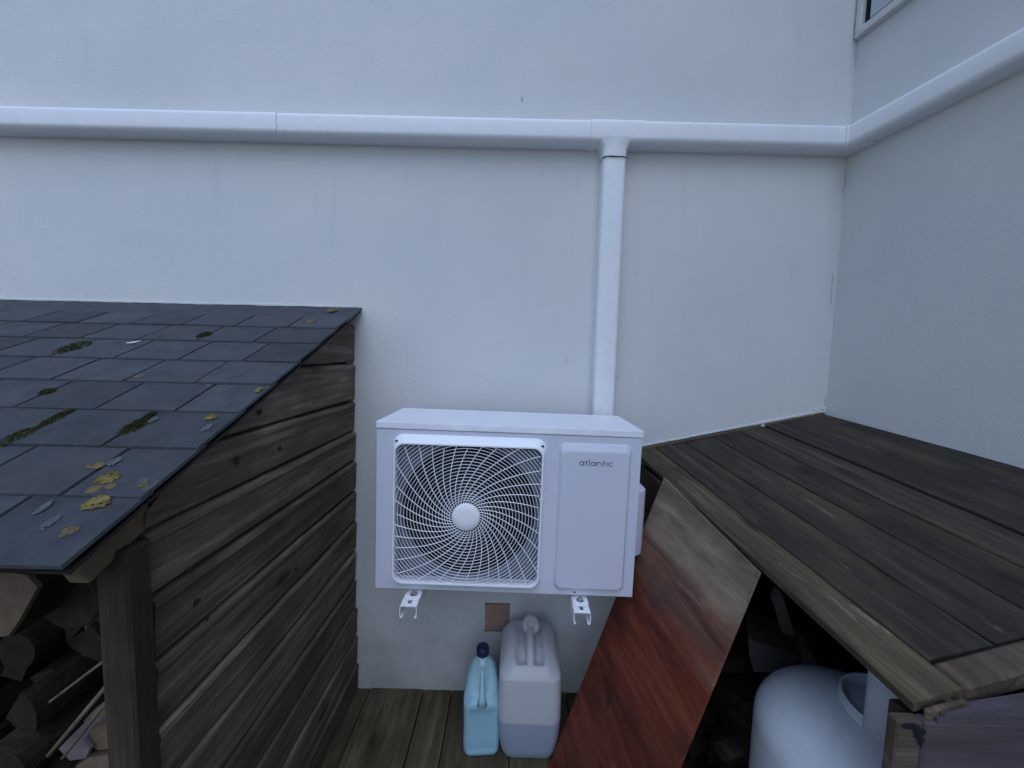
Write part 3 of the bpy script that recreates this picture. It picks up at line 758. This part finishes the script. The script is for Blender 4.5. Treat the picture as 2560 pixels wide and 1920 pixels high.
# lichens and moss on the roof
li = [(-.702, .978, .019, .015, m_lich_y), (-.668, 1.034, .020, .014, m_lich_y), (-.700, 1.004, .012, .009, m_lich_o), (-.679, .997, .008, .007, m_lich_o), (-.752, .947, .016, .008, m_lich_o),
      (-.731, .934, .009, .012, m_lich_w), (-.634, .984, .008, .006, m_lich_w), (-.628, .992, .007, .005, m_lich_y), (-.657, .786, .012, .012, m_lich_y), (-.638, .825, .008, .014, m_lich_w), (-.623, .664, .008, .012, m_lich_y),
      (-.964, .609, .012, .008, m_lich_o), (-.723, .178, .014, .020, m_lich_o), (-.701, .045, .018, .03, m_lich_o), (-.741, 1.046, .006, .014, m_lich_w), (-.770, .80, .006, .010, m_lich_w), (-.655, 1.09, .010, .010, m_lich_o), (-.70, 1.075, .006, .016, m_lich_w)]
for i, (x, s, a, b, m) in enumerate(li):
    r_ = random.Random(i*7+1); vs, fs = [], []
    for q in range(int(40+a*b*420000)):
        aa = r_.random()*2*pi; rr = (r_.random()**.52)*(1+.10*sin(3*aa+i))*.95
        c = roof_pt(x+a*rr*cos(aa), s+b*rr*sin(aa), .0119+.0002*r_.random())-so; sz = r_.uniform(.0012, .0034)*(.7+.3*min(1, a/.015)); b0 = len(vs); n = 7
        vs.append(c+roof_n*r_.uniform(.0003, .0011))
        for k in range(n):
            t_ = 2*pi*k/n+r_.random()*.6; q_ = sz*r_.uniform(.7, 1.25); vs.append(c+Vector((1, 0, 0))*q_*cos(t_)+roof_d*q_*sin(t_)-roof_n*.0003)
        for k in range(n): fs.append((b0, b0+1+k, b0+1+(k+1) % n))
    newobj('lichen', vs, fs, m, shed)
ml = [(-.983, .868, .020, .030), (-.978, .805, .010, .040), (-.790, .825, .018, .032), (-1.305, .445, .034, .050), (-.998, .325, .020, .025), (-1.11, .695, .013, .014), (-.79, .79, .005, .02)]
for i, (x, s, a, b) in enumerate(ml):
    r_ = random.Random(i); vs, fs = [], []
    for q in range(170):
        aa = r_.random()*2*pi; rr = sqrt(r_.random()); c = roof_pt(x+a*rr*cos(aa)-.25*b*rr*sin(aa)*0, s+b*rr*sin(aa), .010)-so
        hh = .004+.007*(1-rr)*r_.random(); sz = .0028
        b0 = len(vs); vs += [c+Vector((-sz, -sz, 0)), c+Vector((sz, -sz*.5, 0)), c+Vector((0, sz, 0)), c+roof_n*hh+Vector((r_.uniform(-.002, .002), r_.uniform(-.002, .002), 0))]
        fs += [(b0, b0+1, b0+3), (b0+1, b0+2, b0+3), (b0+2, b0, b0+3)]
    newobj('moss_tuft', vs, fs, m_moss, shed)
# white feather lying on the shingles
p = roof_pt(-1.155, .405, .013); fd = (Vector((1, 0, 0))*.9+roof_d*-.35).normalized(); sd_ = fd.cross(roof_n)
vs, fs = [], []
for i in range(9):
    f = i/8; w = .0035*sin(pi*min(1, f*1.05+.02))+.0004
    c = fd*(f-.5)*.036+roof_n*(.002+.003*f*f); vs += [c-sd_*w, c+roof_n*.0012, c+sd_*w]
for i in range(8): fs += [(i*3, i*3+1, i*3+4, i*3+3), (i*3+1, i*3+2, i*3+5, i*3+4)]
m_feather = mat_simple('white_feather', (.85, .86, .88), .6, .3, var=.02)
fo = newobj('feather', vs, fs, m_feather); fo.location = p; tag(fo, 'tiny white feather lying on the shingle roof', 'feather')

# ---------------- firewood helpers
def log_mesh(kind, L, r, seed):
    r_ = random.Random(seed); n = 14 if kind == 'round' else 9; prof = []
    if kind == 'round': prof = [(r*(1+.05*r_.uniform(-1, 1))*cos(2*pi*k/n), r*(1+.05*r_.uniform(-1, 1))*sin(2*pi*k/n)) for k in range(n)]
    else:
        sp = radians(r_.uniform(75, 130)); prof = [(0, 0)]
        for k in range(n-1): a = -sp/2+sp*k/(n-2); prof.append((r*1.3*cos(a)*(1+.04*r_.uniform(-1, 1)), r*1.3*sin(a)))
        prof = [(x-r*.6, y) for x, y in prof]
    vs, fs, mi = [], [], []
    st = 4; n = len(prof)
    for i in range(st):
        f = i/(st-1)
        for x, y in prof: vs.append((L*f, x*(1+.04*r_.uniform(-1, 1)), y*(1+.04*r_.uniform(-1, 1))))
    for i in range(st-1):
        for k in range(n):
            fs.append((i*n+k, i*n+(k+1) % n, (i+1)*n+(k+1) % n, (i+1)*n+k)); mi.append(0 if (kind == 'round' or 0 < k < n-1) else 1)
    fs.append(list(range(n))[::-1]); fs.append([(st-1)*n+k for k in range(n)]); mi += [1, 1]
    return vs, fs, mi
def log(label, loc, xdir, ydir, L, r, kind, seed, end, group=None, bark=None, name='firewood_log'):
    vs, fs, mi = log_mesh(kind, L, r, seed); me = bpy.data.meshes.new(name); me.from_pydata(vs, [], fs); me.update()
    bm = bmesh.new(); bm.from_mesh(me); bm.faces.ensure_lookup_table()
    for f, k in zip(bm.faces, mi): f.material_index = k
    bmesh.ops.recalc_face_normals(bm, faces=bm.faces); bm.to_mesh(me); bm.free()
    me.materials.append(bark or m_bark); me.materials.append(end)
    o = link(name, me, None, frame_m(loc, xdir, ydir)); tag(o, label, 'log', group); return o
PILE = {}
def pile(key, loc, xdir, ydir, L, r, kind, seed):
    vs, fs, mi = log_mesh(kind, L, r, seed); P = PILE.setdefault(key, ([], [], [])); m = frame_m(loc, xdir, ydir); b = len(P[0])
    P[0].extend(m @ Vector(v) for v in vs); P[1].extend([[i+b for i in f] for f in fs]); P[2].extend(mi)
def build_pile(key, label):
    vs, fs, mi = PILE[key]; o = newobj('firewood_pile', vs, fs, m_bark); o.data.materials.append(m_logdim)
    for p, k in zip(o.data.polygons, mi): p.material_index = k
    tag(o, label, 'firewood', kind='stuff')
# stack inside the left shed, ends facing the viewer
rd = random.Random(33)
m_logdim = mat_wood('shade_dim_log_end', (.014, .012, .010, 1), (.024, .020, .017, 1), (.04, .034, .028, 1), axis=1, knots=False)  # log ends coloured darker to paint the gloom of the stores
row = 0; z = .0
while z < .74:
    x = -2.40+(row % 2)*.05
    while x < -.76:
        r = .052
        if not (x > -1.1 and z > .62):
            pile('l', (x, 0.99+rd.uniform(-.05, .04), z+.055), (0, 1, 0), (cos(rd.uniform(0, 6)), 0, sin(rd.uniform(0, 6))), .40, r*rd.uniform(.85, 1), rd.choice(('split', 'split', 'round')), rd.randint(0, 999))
        x += .112
    z += .098; row += 1
def at(px, py, Y):
    """point at depth Y on the line of sight through a position in the 2560x1920 photograph"""
    r = fwd+right*((px-1280)/961)-up*((py-960)/961); return Vector((0, 0, G))+r*(Y/r.y)
def chunk(label, poly, Y, depth, lean_, mat, end, name='firewood_log'):
    P = [at(px, py, Y) for px, py in poly]; c = sum(P, Vector())/len(P); n = len(P); dv = Vector(lean_).normalized()*depth
    vs = [(c+(p-c)*.93)-c+Vector((0, -.004, 0)) for p in P]+[p-c for p in P]+[(p-c)*.93+dv for p in P]
    fs = [list(range(n))[::-1], list(range(2*n, 3*n))]+[(k, (k+1) % n, n+(k+1) % n, n+k) for k in range(n)]+[(n+k, n+(k+1) % n, 2*n+(k+1) % n, 2*n+k) for k in range(n)]
    o = newobj(name, vs, fs, mat); o.data.materials.append(end); o.location = c
    for p in o.data.polygons:
        if len(p.vertices) == n and n != 4 and p.index == 0: p.material_index = 1
    return tag(o, label, 'log')
chunk('big log with its pale sawn face turned out under the shed eave', [(-110, 1425), (20, 1420), (78, 1430), (108, 1462), (62, 1545), (30, 1592), (8, 1594), (-60, 1560), (-120, 1500)], .69, .33, (-.1, 1, 0), m_bark, m_logend)
tube_ring = lathe('firewood_log', [(.058, -.004), (.066, 0), (.066, .30), (.05, .302)], m_post, None, 28, Matrix.Translation(at(172, 1500, .78)) @ Matrix.Rotation(-pi/2, 4, 'X')); tag(tube_ring, 'round dark log with a thin brown bark rim, beside the big pale faced log', 'log'); tube_ring.data.materials.append(m_logdim); tube_ring.data.polygons[-2].material_index = 1; tube_ring.data.polygons[-1].material_index = 1
chunk('small grey split log wedged behind the shed post, above the sticks', [(210, 1560), (250, 1520), (282, 1552), (262, 1590), (225, 1592)], .80, .25, (.05, 1, 0), m_post, m_logend)
chunk('dim flat log under the small grey split log in the shed', [(205, 1615), (262, 1602), (268, 1622), (230, 1642), (206, 1634)], .82, .25, (.0, 1, 0), m_bark, m_post)
chunk('whitish rounded log chunk low in the shed opening', [(150, 1868), (172, 1846), (215, 1842), (232, 1866), (222, 1892), (180, 1898)], .68, .22, (-.1, 1, .05), m_logpale, m_logpale)
chunk('blunt grey brown log chunk right of the whitish one in the shed', [(226, 1822), (268, 1808), (304, 1818), (300, 1862), (262, 1878), (232, 1862)], .69, .22, (0, 1, .05), m_logend, m_logend)
chunk('lilac grey split log lying above the blunt chunk in the shed', [(212, 1800), (240, 1770), (292, 1752), (305, 1790), (268, 1806), (222, 1818)], .72, .22, (0, 1, 0), m_logpale, m_logend)
chunk('broad grey log at the bottom beside the shed post', [(190, 1912), (225, 1886), (300, 1872), (322, 1940), (250, 1985), (185, 1970)], .68, .24, (0, 1, 0), m_post, m_logend)
for lab, a, b, r in (('upper thin pale stick poking out beside the shed post', (-.84, .66, .79), (-.69, .72, .90), .003), ('thicker pale stick slanting down beside the shed post', (-.825, .64, .705), (-.69, .73, .895), .0045), ('lower short pale stick slanting down beside the shed post', (-.80, .64, .700), (-.69, .74, .875), .0035)):
    vs, fs = tube_geo([a, ((Vector(a)+Vector(b))/2+Vector((0, 0, .004))), b], [r*.8, r, r*.9], 6); o = newobj('stick', vs, fs, m_logend, smooth=True); tag(o, lab, 'stick')
# a support row directly under the loose chunks
for i in range(5):
    for j in range(3):
        pile('l', (-1.16+.11*i-.03*j, .68, .05+.10*j), (0, 1, 0), (1, 0, .5*(i % 3)), .28, .052, 'round' if (i+j) % 2 else 'split', 60+i*3+j)
for i in range(4):
    pile('l', (-1.12+.11*i, .69, .40), (0, 1, 0), (1, 0, .3*i), .28, .052, 'round', 90+i)
for i in range(3):
    pile('l', (-1.10+.12*i, .69, .50), (0, 1, 0), (1, 0, .3*i), .28, .050, 'split', 97+i)
pile('l', (-1.0, .70, .60), (0, 1, 0), (1, 0, .3), .28, .050, 'round', 107)
pile('l', (-.98, .72, .70), (0, 1, 0), (1, 0, .3), .28, .050, 'split', 108)
pile('l', (-.90, .78, .80), (0, 1, 0), (1, 0, .3), .28, .050, 'split', 109)

build_pile('l', 'dark split firewood heaped in the gloom inside the left shed')
# ================================================================== RIGHT LEAN-TO
LA = Vector((.516, 1.49, -.390+G)); LU = Vector((.103, -.987, -.127)).normalized(); LN = Vector((-.209, -.146, .967)).normalized()
LU = (LU-LN*LU.dot(LN)).normalized(); LW = LN.cross(LU).normalized()
if LW.x < 0: LW = -LW
lean = thing('lean_to', 'low lean-to store with mossy dark plank roof in the right corner', 'lean-to', (.9, 1.0, 0)); lo = Vector((.9, 1.0, 0))
def LP(s, w, n=0): return LA+LU*s+LW*w+LN*n
def back_s(w, z=0):      # where the roof meets the back wall (y = 1.55)
    return -(1.548-LA.y-LW.y*w)/(-LU.y)*1.0
PW = [(-.003, .080), (.083, .199), (.202, .314), (.317, .422), (.425, .527)]
rd = random.Random(4)
Mroof = Matrix((LU, LW, LU.cross(LW))).transposed().to_4x4()
sgn = 1 if LU.cross(LW).dot(LN) > 0 else -1
def roofboard(name, poly, n0, n1, mat, seg=10):
    """poly: left edge w0(s), right edge w1(s) given as four numbers: s_back_l, s_back_r, s_front, (w0,w1) ; solid in roof space"""
    (sb0, sb1, sf0, sf1, w0a, w0b, w1a, w1b) = poly
    vs, fs = [], []
    c = .0022
    for i in range(seg+1):
        f = i/seg; sl = sb0+(sf0-sb0)*f; sr_ = sb1+(sf1-sb1)*f; wl = w0a+(w0b-w0a)*f; wr = w1a+(w1b-w1a)*f
        q = .0012*sin(7*f+n0*900+wl*40)
        e = .0008*sin(31*f+wl*70)+.0006*sin(57*f)
        for (a, b, n) in ((0, e, n0), (0, e, n1-c), (0, e+c, n1+q), (.5, 0, n1+q*.3+.0008), (1, e-c, n1-q*.5), (1, e, n1-c), (1, e, n0)):
            s_ = sl+(sr_-sl)*a; w_ = wl+(wr-wl)*a+b; vs.append((s_, w_, n*sgn))
    m = 7
    for i in range(seg):
        for k in range(m): fs.append((i*m+k, i*m+(k+1) % m, (i+1)*m+(k+1) % m, (i+1)*m+k))
    fs.append(list(range(m))); fs.append([seg*m+k for k in range(m)])
    mw = Mroof.copy(); mw.translation = LA-lo
    return newobj(name, vs, fs, mat, lean, mw)
for i, (a, b) in enumerate(PW):
    tk = 0 if i else .0005
    sf = .962 if i == 0 else .918+rd.uniform(-.004, .004)
    roofboard('roof_plank', (back_s(a)+.003, back_s(b)+.003, sf-(.002 if i else 0), sf, a, a+.004, b, b+.004), -.017+tk, rd.uniform(-.0005, .0015) if i else .001, m_lroof1 if i == 0 else m_lroof)
roofboard('roof_plank', (back_s(.535)+.003, back_s(.765)+.003, .918, .918, .532, .536, .768, .862), -.012, .006, m_lroof)
# battens sealed against the back wall, two pieces
def lbox(name, s0, s1, w0, w1, n0, n1, mat, bev=.002):
    mw = Mroof.copy(); mw.translation = LA-lo
    a, b = (n0*sgn, n1*sgn); return box(name, (s0, w0, min(a, b)), (s1, w1, max(a, b)), mat, lean, bev, mw=mw)
def wallbatten(name, w0, w1, th):
    a = LP(back_s(w0), w0, .001)-lo; b = LP(back_s(w1), w1, .001)-lo; a.y = b.y = 1.548-lo.y
    prism(name, [(0, 0), (.009, 0), (.007, th), (0, th)], a, b-a, (0, -1, 0), (0, 0, 1), m_frontbeam, lean)
wallbatten('wall_batten', -.05, .512, .010); wallbatten('wall_batten', .535, .772, .009)
# front trim: weathered batten across the plank ends
lbox('front_batten', .9185, .962, .083, 1.2, -.036, .0035, m_frontbeam, .006)
lbox('front_batten_end', .966, .974, .01, .075, -.030, -.004, m_frontbeam, .003)
# small splinters at the broken corner
rd = random.Random(9)
for i in range(9):
    c = LP(.955+rd.uniform(-.01, .02), .05+rd.uniform(-.03, .05), -.012+rd.uniform(-.012, .006))-lo
    prism('splinter', [(0, 0), (rd.uniform(.004, .010), .001), (.004, rd.uniform(.003, .009))], c, LU*rd.uniform(.01, .03)+LW*rd.uniform(-.012, .012)+LN*rd.uniform(-.006, .004), LW, LN, m_frontbeam, lean)
# front panel below the batten, posts, and dark side/back boards added to blacken the inside
fy = .528
box('panel_edge_strip', Vector((.583, fy+.001, -.02))-lo, Vector((.6220, fy+.019, G-.530))-lo, m_frontbeam, lean, .003)
box('front_panel', Vector((.6225, fy, -.02))-lo, Vector((1.46, fy+.018, G-.530))-lo, m_front, lean, .003)
pf = [(.640, G-.531), (1.40, G-.531), (1.40, G-.36), (1.0, G-.452), (.640, G-.522)]
vs = [Vector((x, y, z))-lo for y in (fy+.001, fy+.017) for x, z in pf]; n = len(pf)
newobj('upper_front_panel', vs, [list(range(n))[::-1], list(range(n, 2*n))]+[(k, (k+1) % n, n+(k+1) % n, n+k) for k in range(n)], m_front, lean)
hx_, hz_ = .604, G-.536
for k, (dx, dz, a, b) in enumerate(((0, 0, .011, .005), (.010, -.010, .009, .008), (-.009, .002, .008, .004), (.013, -.022, .004, .007))):
    blob('rot_hole', Vector((hx_+dx, fy-.0006-.0004*k, hz_+dz))-lo, a, b, (1, 0, 0), (0, 0, 1), (0, -1, 0), m_dark, lean, .0006, seed=120+k)
box('shade_back_board', Vector((.60, 1.515, 0))-lo, Vector((1.262, 1.54, G-.42))-lo, m_darkwood, lean, .001)
box('rear_post', Vector((.535, 1.46, -.04))-lo, Vector((.592, 1.512, G-.435))-lo, m_post, lean, .004)
box('rear_side_board', Vector((.520, 1.31, 0))-lo, Vector((.534, 1.53, G-.435))-lo, m_post, lean, .002)
box('front_post', Vector((.625, .548, -.04))-lo, Vector((.665, .588, G-.545))-lo, m_post, lean, .004)
p = rw*.05+Vector((CX0, D, 0))-rn*.012; q_ = rw*1.05+Vector((CX0, D, 0))-rn*.012
quad = [p-lo, q_-lo]
vs = [Vector((v.x, v.y, z)) for z in (0, G-.40) for v in (quad[0], quad[1], quad[1]-rn*.018, quad[0]-rn*.018)]
newobj('shade_side_liner', vs, [(0, 1, 2, 3), (4, 5, 6, 7), (0, 1, 5, 4), (1, 2, 6, 5), (2, 3, 7, 6), (3, 0, 4, 7)], m_darkwood, lean)

# plywood sheet leaning on the open side
bl = Vector((.167, 1.243, -1.45+G+.002)); tl = Vector((.533, 1.290, -.425+G)); tr = Vector((.570, .834, -.492+G)); ux_ = (tl-bl).normalized()*.011; tl = tl+ux_; tr = tr+ux_; 
xd = (bl-tl).normalized(); L = (bl-tl).length; yd = (tr-tl); 
n_ = xd.cross(yd).normalized(); yd2 = n_.cross(xd)
Wd = yd.dot(yd2); sh = yd.dot(xd)
ply = None
vs = []; T = .010
NX, NY = 12, 6
def plyp(i, j, t):
    f, g_ = i/NX, j/NY; x = sh*g_*(1-f)+L*f+(L*.02*g_*f); y = Wd*g_; return (x, y, t+.004*sin(pi*f)*sin(pi*g_))
for t_ in (0, T):
    for i in range(NX+1):
        for j in range(NY+1): vs.append(plyp(i, j, t_))
o_ = (NX+1)*(NY+1); id_ = lambda i, j, k: k*o_+i*(NY+1)+j
fs = []
for i in range(NX):
    for j in range(NY):
        for k in (0, 1): fs.append((id_(i, j, k), id_(i+1, j, k), id_(i+1, j+1, k), id_(i, j+1, k)))
for i in range(NX):
    for j in (0, NY): fs.append((id_(i, j, 0), id_(i+1, j, 0), id_(i+1, j, 1), id_(i, j, 1)))
for j in range(NY):
    for i in (0, NX): fs.append((id_(i, j, 0), id_(i, j+1, 0), id_(i, j+1, 1), id_(i, j, 1)))
mw = frame_m(tl, xd, yd2)
ply = newobj('plywood_sheet', vs, fs, m_ply, None, mw); tag(ply, 'leaning plywood sheet, red-brown below and faded grey at its top end', 'board')

# ---------------- gas cylinder under the roof edge
gas = thing('gas_cylinder', 'pale blue-grey gas cylinder with guard collar, under the lean-to roof', 'gas cylinder', (.760, .762, 0), (0, 0, 0))
R = .190; zs = G-.818
prof = [(R*.86, .0), (R*.9, .012), (R*.9, .03), (R*.97, .05), (R, .09), (R, zs-.02)]
for i in range(1, 15):
    a = radians(90*i/15); prof.append((R*cos(a)**.9 if cos(a) > 0 else 0, zs-.02+.115*sin(a)))
prof.append((.012, zs-.02+.1155))
lathe('body', prof, m_gas, gas, 72)
# guard collar: curved sheet with one wide opening facing the viewer's left
zc = zs+.068
vs, fs = [], []; cr = .088; N = 60; a0, a1 = radians(-166), radians(60)
for k in range(N+1):
    a = a0+(a1-a0)*k/N; f = k/N
    edge = min(f, 1-f)*N; top = zc+.190 if 3 < edge else zc+.190-.012*(3-edge)/3
    zb2 = zs-.02+.115*sqrt(max(0, 1-(cr/R)**2))-.012
    # hand hole in the collar
    for zz in (zb2-.03, top): vs.append((.042+cr*cos(a), -.026+cr*sin(a), zz))
for k in range(N): fs.append((k*2, k*2+2, k*2+3, k*2+1))
col = newobj('collar', vs, fs, m_gas, gas, smooth=True); md = col.modifiers.new('s', 'SOLIDIFY'); md.thickness = .004
vs, fs = tube_geo([(.042+cr*cos(a0+(a1-a0)*k/40), -.026+cr*sin(a0+(a1-a0)*k/40), zc+.190) for k in range(41)], .0045, 8); newobj('collar_rim', vs, fs, m_gas, col, smooth=True)
cr2 = .088; zl = zs-.02+.115*sqrt(max(0, 1-(cr2/R)**2)); ox, oy = .042, -.026
vs, fs = [], []
for k in range(49):
    a = a1+(2*pi-(a1-a0))*k/48
    for rr_, zz in ((cr2+.006, zl-.040), (cr2, zl+.030)): vs.append((ox+rr_*cos(a), oy+rr_*sin(a), zz))
for k in range(48): fs.append((k*2, k*2+2, k*2+3, k*2+1))
lw_ = newobj('collar_lip', vs, fs, m_gas, gas, smooth=True); md = lw_.modifiers.new('s', 'SOLIDIFY'); md.thickness = .006
lathe('valve', [(.022, zs+.075), (.022, zs+.10), (.013, zs+.102), (.012, zs+.118), (.017, zs+.120), (.018, zs+.132), (.012, zs+.134)], m_gas, gas, 24, Matrix.Translation((.03, -.02, 0)))
tube('valve_outlet', [(.03, -.02, zs+.113), (-.010, -.032, zs+.113)], .010, m_brass, gas)
# pale container base just left of the cylinder
cnr = thing('plastic_tub', 'edge of a pale tub standing low beside the gas cylinder', 'tub', (.545, .60, 0))

# ---------------- firewood inside the lean-to
rd = random.Random(77)
for lev in range(5):
    for k in range(5):
        pile('r', (.66+.02*(lev % 2), 1.40-.105*k+rd.uniform(-.01, .01), .055+.098*lev), (1, rd.uniform(-.05, .05), 0), (0, cos(k*2+lev), sin(k*2+lev)), .42, .05, rd.choice(('split', 'round')), rd.randint(0, 999))
chunk('grey angular log chunk lying across the pile in the lean-to', [(1871, 1592), (1905, 1608), (1960, 1622), (2002, 1640), (2004, 1668), (1960, 1683), (1885, 1680), (1873, 1640)], 1.06, .14, (.5, 1, .0), m_logend, m_logpale)
chunk('small rounded grey log at the right end of the angular chunk', [(2008, 1632), (2030, 1634), (2042, 1652), (2038, 1674), (2010, 1678), (2004, 1655)], 1.04, .12, (.4, 1, .0), m_logend, m_logpale)
log('slim grey stick of wood slanting up above the chunks in the lean-to', (.745, 1.02, .80), (.35, .25, -.60), (1, 0, .2), .19, .024, 'split', 28, m_logpale, bark=m_logend)
log('faint grey piece of wood low between plywood and gas cylinder', (.60, .98, .36), (1, .2, .1), (0, .2, 1), .12, .03, 'split', 30, m_post, bark=m_post)

build_pile('r', 'dark split firewood heaped at the back of the lean-to')
# ================================================================== JERRYCAN and BOTTLE
def loft(name, levels, mat, parent, n=8, cap_top=True, dip=None, ridge=None, smooth=True, sub=1):
    """levels: (z, half width x, half depth y, corner radius, cx, cy)"""
    vs, fs = [], []; m = 4*(n+1)
    for (z, hx_, hy_, r, cx, cy) in levels:
        r = min(r, hx_*.999, hy_*.999)
        for x, y in rrect(2*hx_, 2*hy_, r, n):
            vs.append((x+cx, y+cy, z))
    k = len(levels)
    for i in range(k-1):
        for j in range(m): fs.append((i*m+j, i*m+(j+1) % m, (i+1)*m+(j+1) % m, (i+1)*m+j))
    fs.append(list(range(m))[::-1])
    if cap_top:
        z, hx_, hy_, r, cx, cy = levels[-1]; prev = (k-1)*m
        for q in range(1, 7):
            f = 1-q/7; base = len(vs)
            for j in range(m):
                v = Vector(vs[(k-1)*m+j]); vs.append((cx+(v.x-cx)*f, cy+(v.y-cy)*f, z+.002*(1-f)))
            for j in range(m): fs.append((prev+j, prev+(j+1) % m, base+(j+1) % m, base+j))
            prev = base
        fs.append([prev+j for j in range(m)])
    if dip: vs = [dip(Vector(v)) for v in vs]
    o = newobj(name, vs, fs, mat, parent, smooth=smooth)
    return o
can = thing('jerrycan', 'cloudy white plastic jerrycan, one third full, under the heat pump', 'jerrycan', (.090, 1.380, 0), (0, 0, radians(-1)))
H = .378
def sm(t): t = min(1, max(0, t)); return t*t*(3-2*t)
def candip(v):
    k = sm((v.z-(H-.085))/.085)
    if k > 0:
        ax = abs(v.x)
        ch = max(0, 1-((ax-.034)/.020)**2)*.024*sm((.105-v.y)/.03)*sm((v.y+.112)/.04)
        slope = max(0, (-v.y-.02))*.30
        v = Vector((v.x, v.y, v.z-k*(ch+slope+max(0, ax-.06)*.30)))
    if .03 < v.z < .33 and v.y < -.09: v.y -= .004*sin((v.z-.03)/.30*pi)
    return v
lv = [(0, .082, .100, .03, 0, 0), (.006, .092, .111, .034, 0, 0), (.03, .101, .120, .036, 0, 0), (.09, .109, .1255, .036, 0, 0), (.16, .1125, .128, .036, 0, 0), (.24, .1125, .128, .038, 0, 0), (.30, .111, .127, .040, 0, 0)]
lv2 = []
for a, b in zip(lv, lv[1:]):
    for q in range(3):
        f = q/3; lv2.append(tuple(a[i]+(b[i]-a[i])*f for i in range(6)))
for q in range(11):
    a = pi/2*q/10; z_ = .318+.06*sin(a); ins = .042*(1-cos(a)); lv2.append((z_, .111-ins*.8, .127-ins, .040, 0, 0))
loft('body', lv2, m_can, can, 8, True, candip)
tube('handle', [(0, -.098, H-.064), (0, -.090, H-.036), (0, -.070, H-.012), (0, -.035, H+.002), (0, .02, H+.008), (0, .065, H+.006)], [.011, .015, .0165, .0165, .0165, .017], m_can, can, 14)
capz = Matrix.Translation((.004, .050, H+.016)) @ Matrix.Rotation(radians(58), 4, 'X')
cpo = lathe('cap', [(.027, 0), (.034, .002), (.035, .022), (.033, .027), (.012, .029), (.010, .024), (.001, .024)], m_capw, can, 40, capz)
bo = thing('bottle', 'pale blue plastic bottle with a navy cap, beside the jerrycan', 'bottle', (-.086, 1.350, 0), (0, 0, radians(4)))
lv = [(0, .047, .062, .018, 0, 0), (.006, .053, .068, .02, 0, 0), (.02, .056, .071, .02, 0, 0), (.05, .057, .072, .02, 0, 0), (.12, .0565, .0715, .02, 0, 0), (.20, .0575, .072, .022, 0, 0), (.222, .058, .072, .024, 0, 0),
      (.25, .055, .068, .026, 0, 0), (.28, .049, .058, .028, 0, .002), (.31, .040, .046, .03, 0, .004), (.335, .029, .032, .028, 0, .006), (.350, .020, .020, .02, 0, .008), (.356, .0175, .0175, .0175, 0, .008), (.372, .0175, .0175, .0175, 0, .008)]
lv2 = []
for a, b in zip(lv, lv[1:]):
    for q in range(3):
        f = q/3; lv2.append(tuple(a[i]+(b[i]-a[i])*f for i in range(6)))
lv2.append(lv[-1])
def bdip(v):
    v = bdip0(v); return Vector((v.x*1.15, v.y*1.1, v.z*.90))
def bdip0(v):
    # recessed shoulders each side of a Y-shaped ridge
    if .215 < v.z < .345 and v.y < 0:
        f = (v.z-.215)/.13; w = .006+.045*max(0, 1-f*3.2)**1.0; ax = abs(v.x)
        if ax > w: v.y += min(.026, (ax-w)*1.9)*min(1, f*7)*(1-f*.6)
    if v.z < .205 and v.z > .02 and abs(v.x) < .040 and v.y < -.05: v.y += .003
    # side flutes
    if .03 < v.z < .20 and v.x > .05: v.x -= .0025*(1 if sin(v.y*220) > 0 else 0)
    return v
loft('body', lv2, m_bottle, bo, 10, True, bdip)
tube('neck_handle', [(0, -.030, .305), (0, -.046, .287), (0, -.060, .258), (0, -.072, .225), (0, -.0745, .203)], [.007, .007, .0085, .013, .020], m_bottle, bo, 10)
cp = lathe('cap', [(.022, 0), (.0235, .002), (.0235, .026), (.021, .030), (.001, .0305)], m_cap, bo, 36, Matrix.Translation((0, .008, .326)))

# tub: low rim seen at the left foot of the cylinder
lathe('tub_body', [(.045, 0), (.05, .004), (.056, .54), (.060, .545), (.060, .552), (.054, .552)], m_gas, cnr, 32)

# loose rubble and crumbs on the floor boards
rd = random.Random(55)
vs, fs = [], []
for i in range(90):
    x = rd.uniform(-.60, .15); y = rd.choice((rd.uniform(1.0, 1.53), rd.uniform(1.46, 1.54))); s_ = rd.uniform(.0015, .005); b0 = len(vs)
    a = rd.random()*6
    for dx, dy, dz in ((1, 0, 0), (-.5, .9, 0), (-.6, -.8, 0), (0, 0, .8)):
        vs.append((x+s_*(dx*cos(a)-dy*sin(a)), y+s_*(dx*sin(a)+dy*cos(a)), .001+s_*dz))
    fs += [(b0, b0+1, b0+3), (b0+1, b0+2, b0+3), (b0+2, b0, b0+3)]
m_crumb = mat_simple('leaf_crumbs', (.07, .06, .04), .9, .1, var=.6, nscale=50)
cr_ = newobj('debris', vs, fs, m_crumb); tag(cr_, 'crumbs of bark and leaf litter scattered on the floor boards', 'debris', kind='stuff')
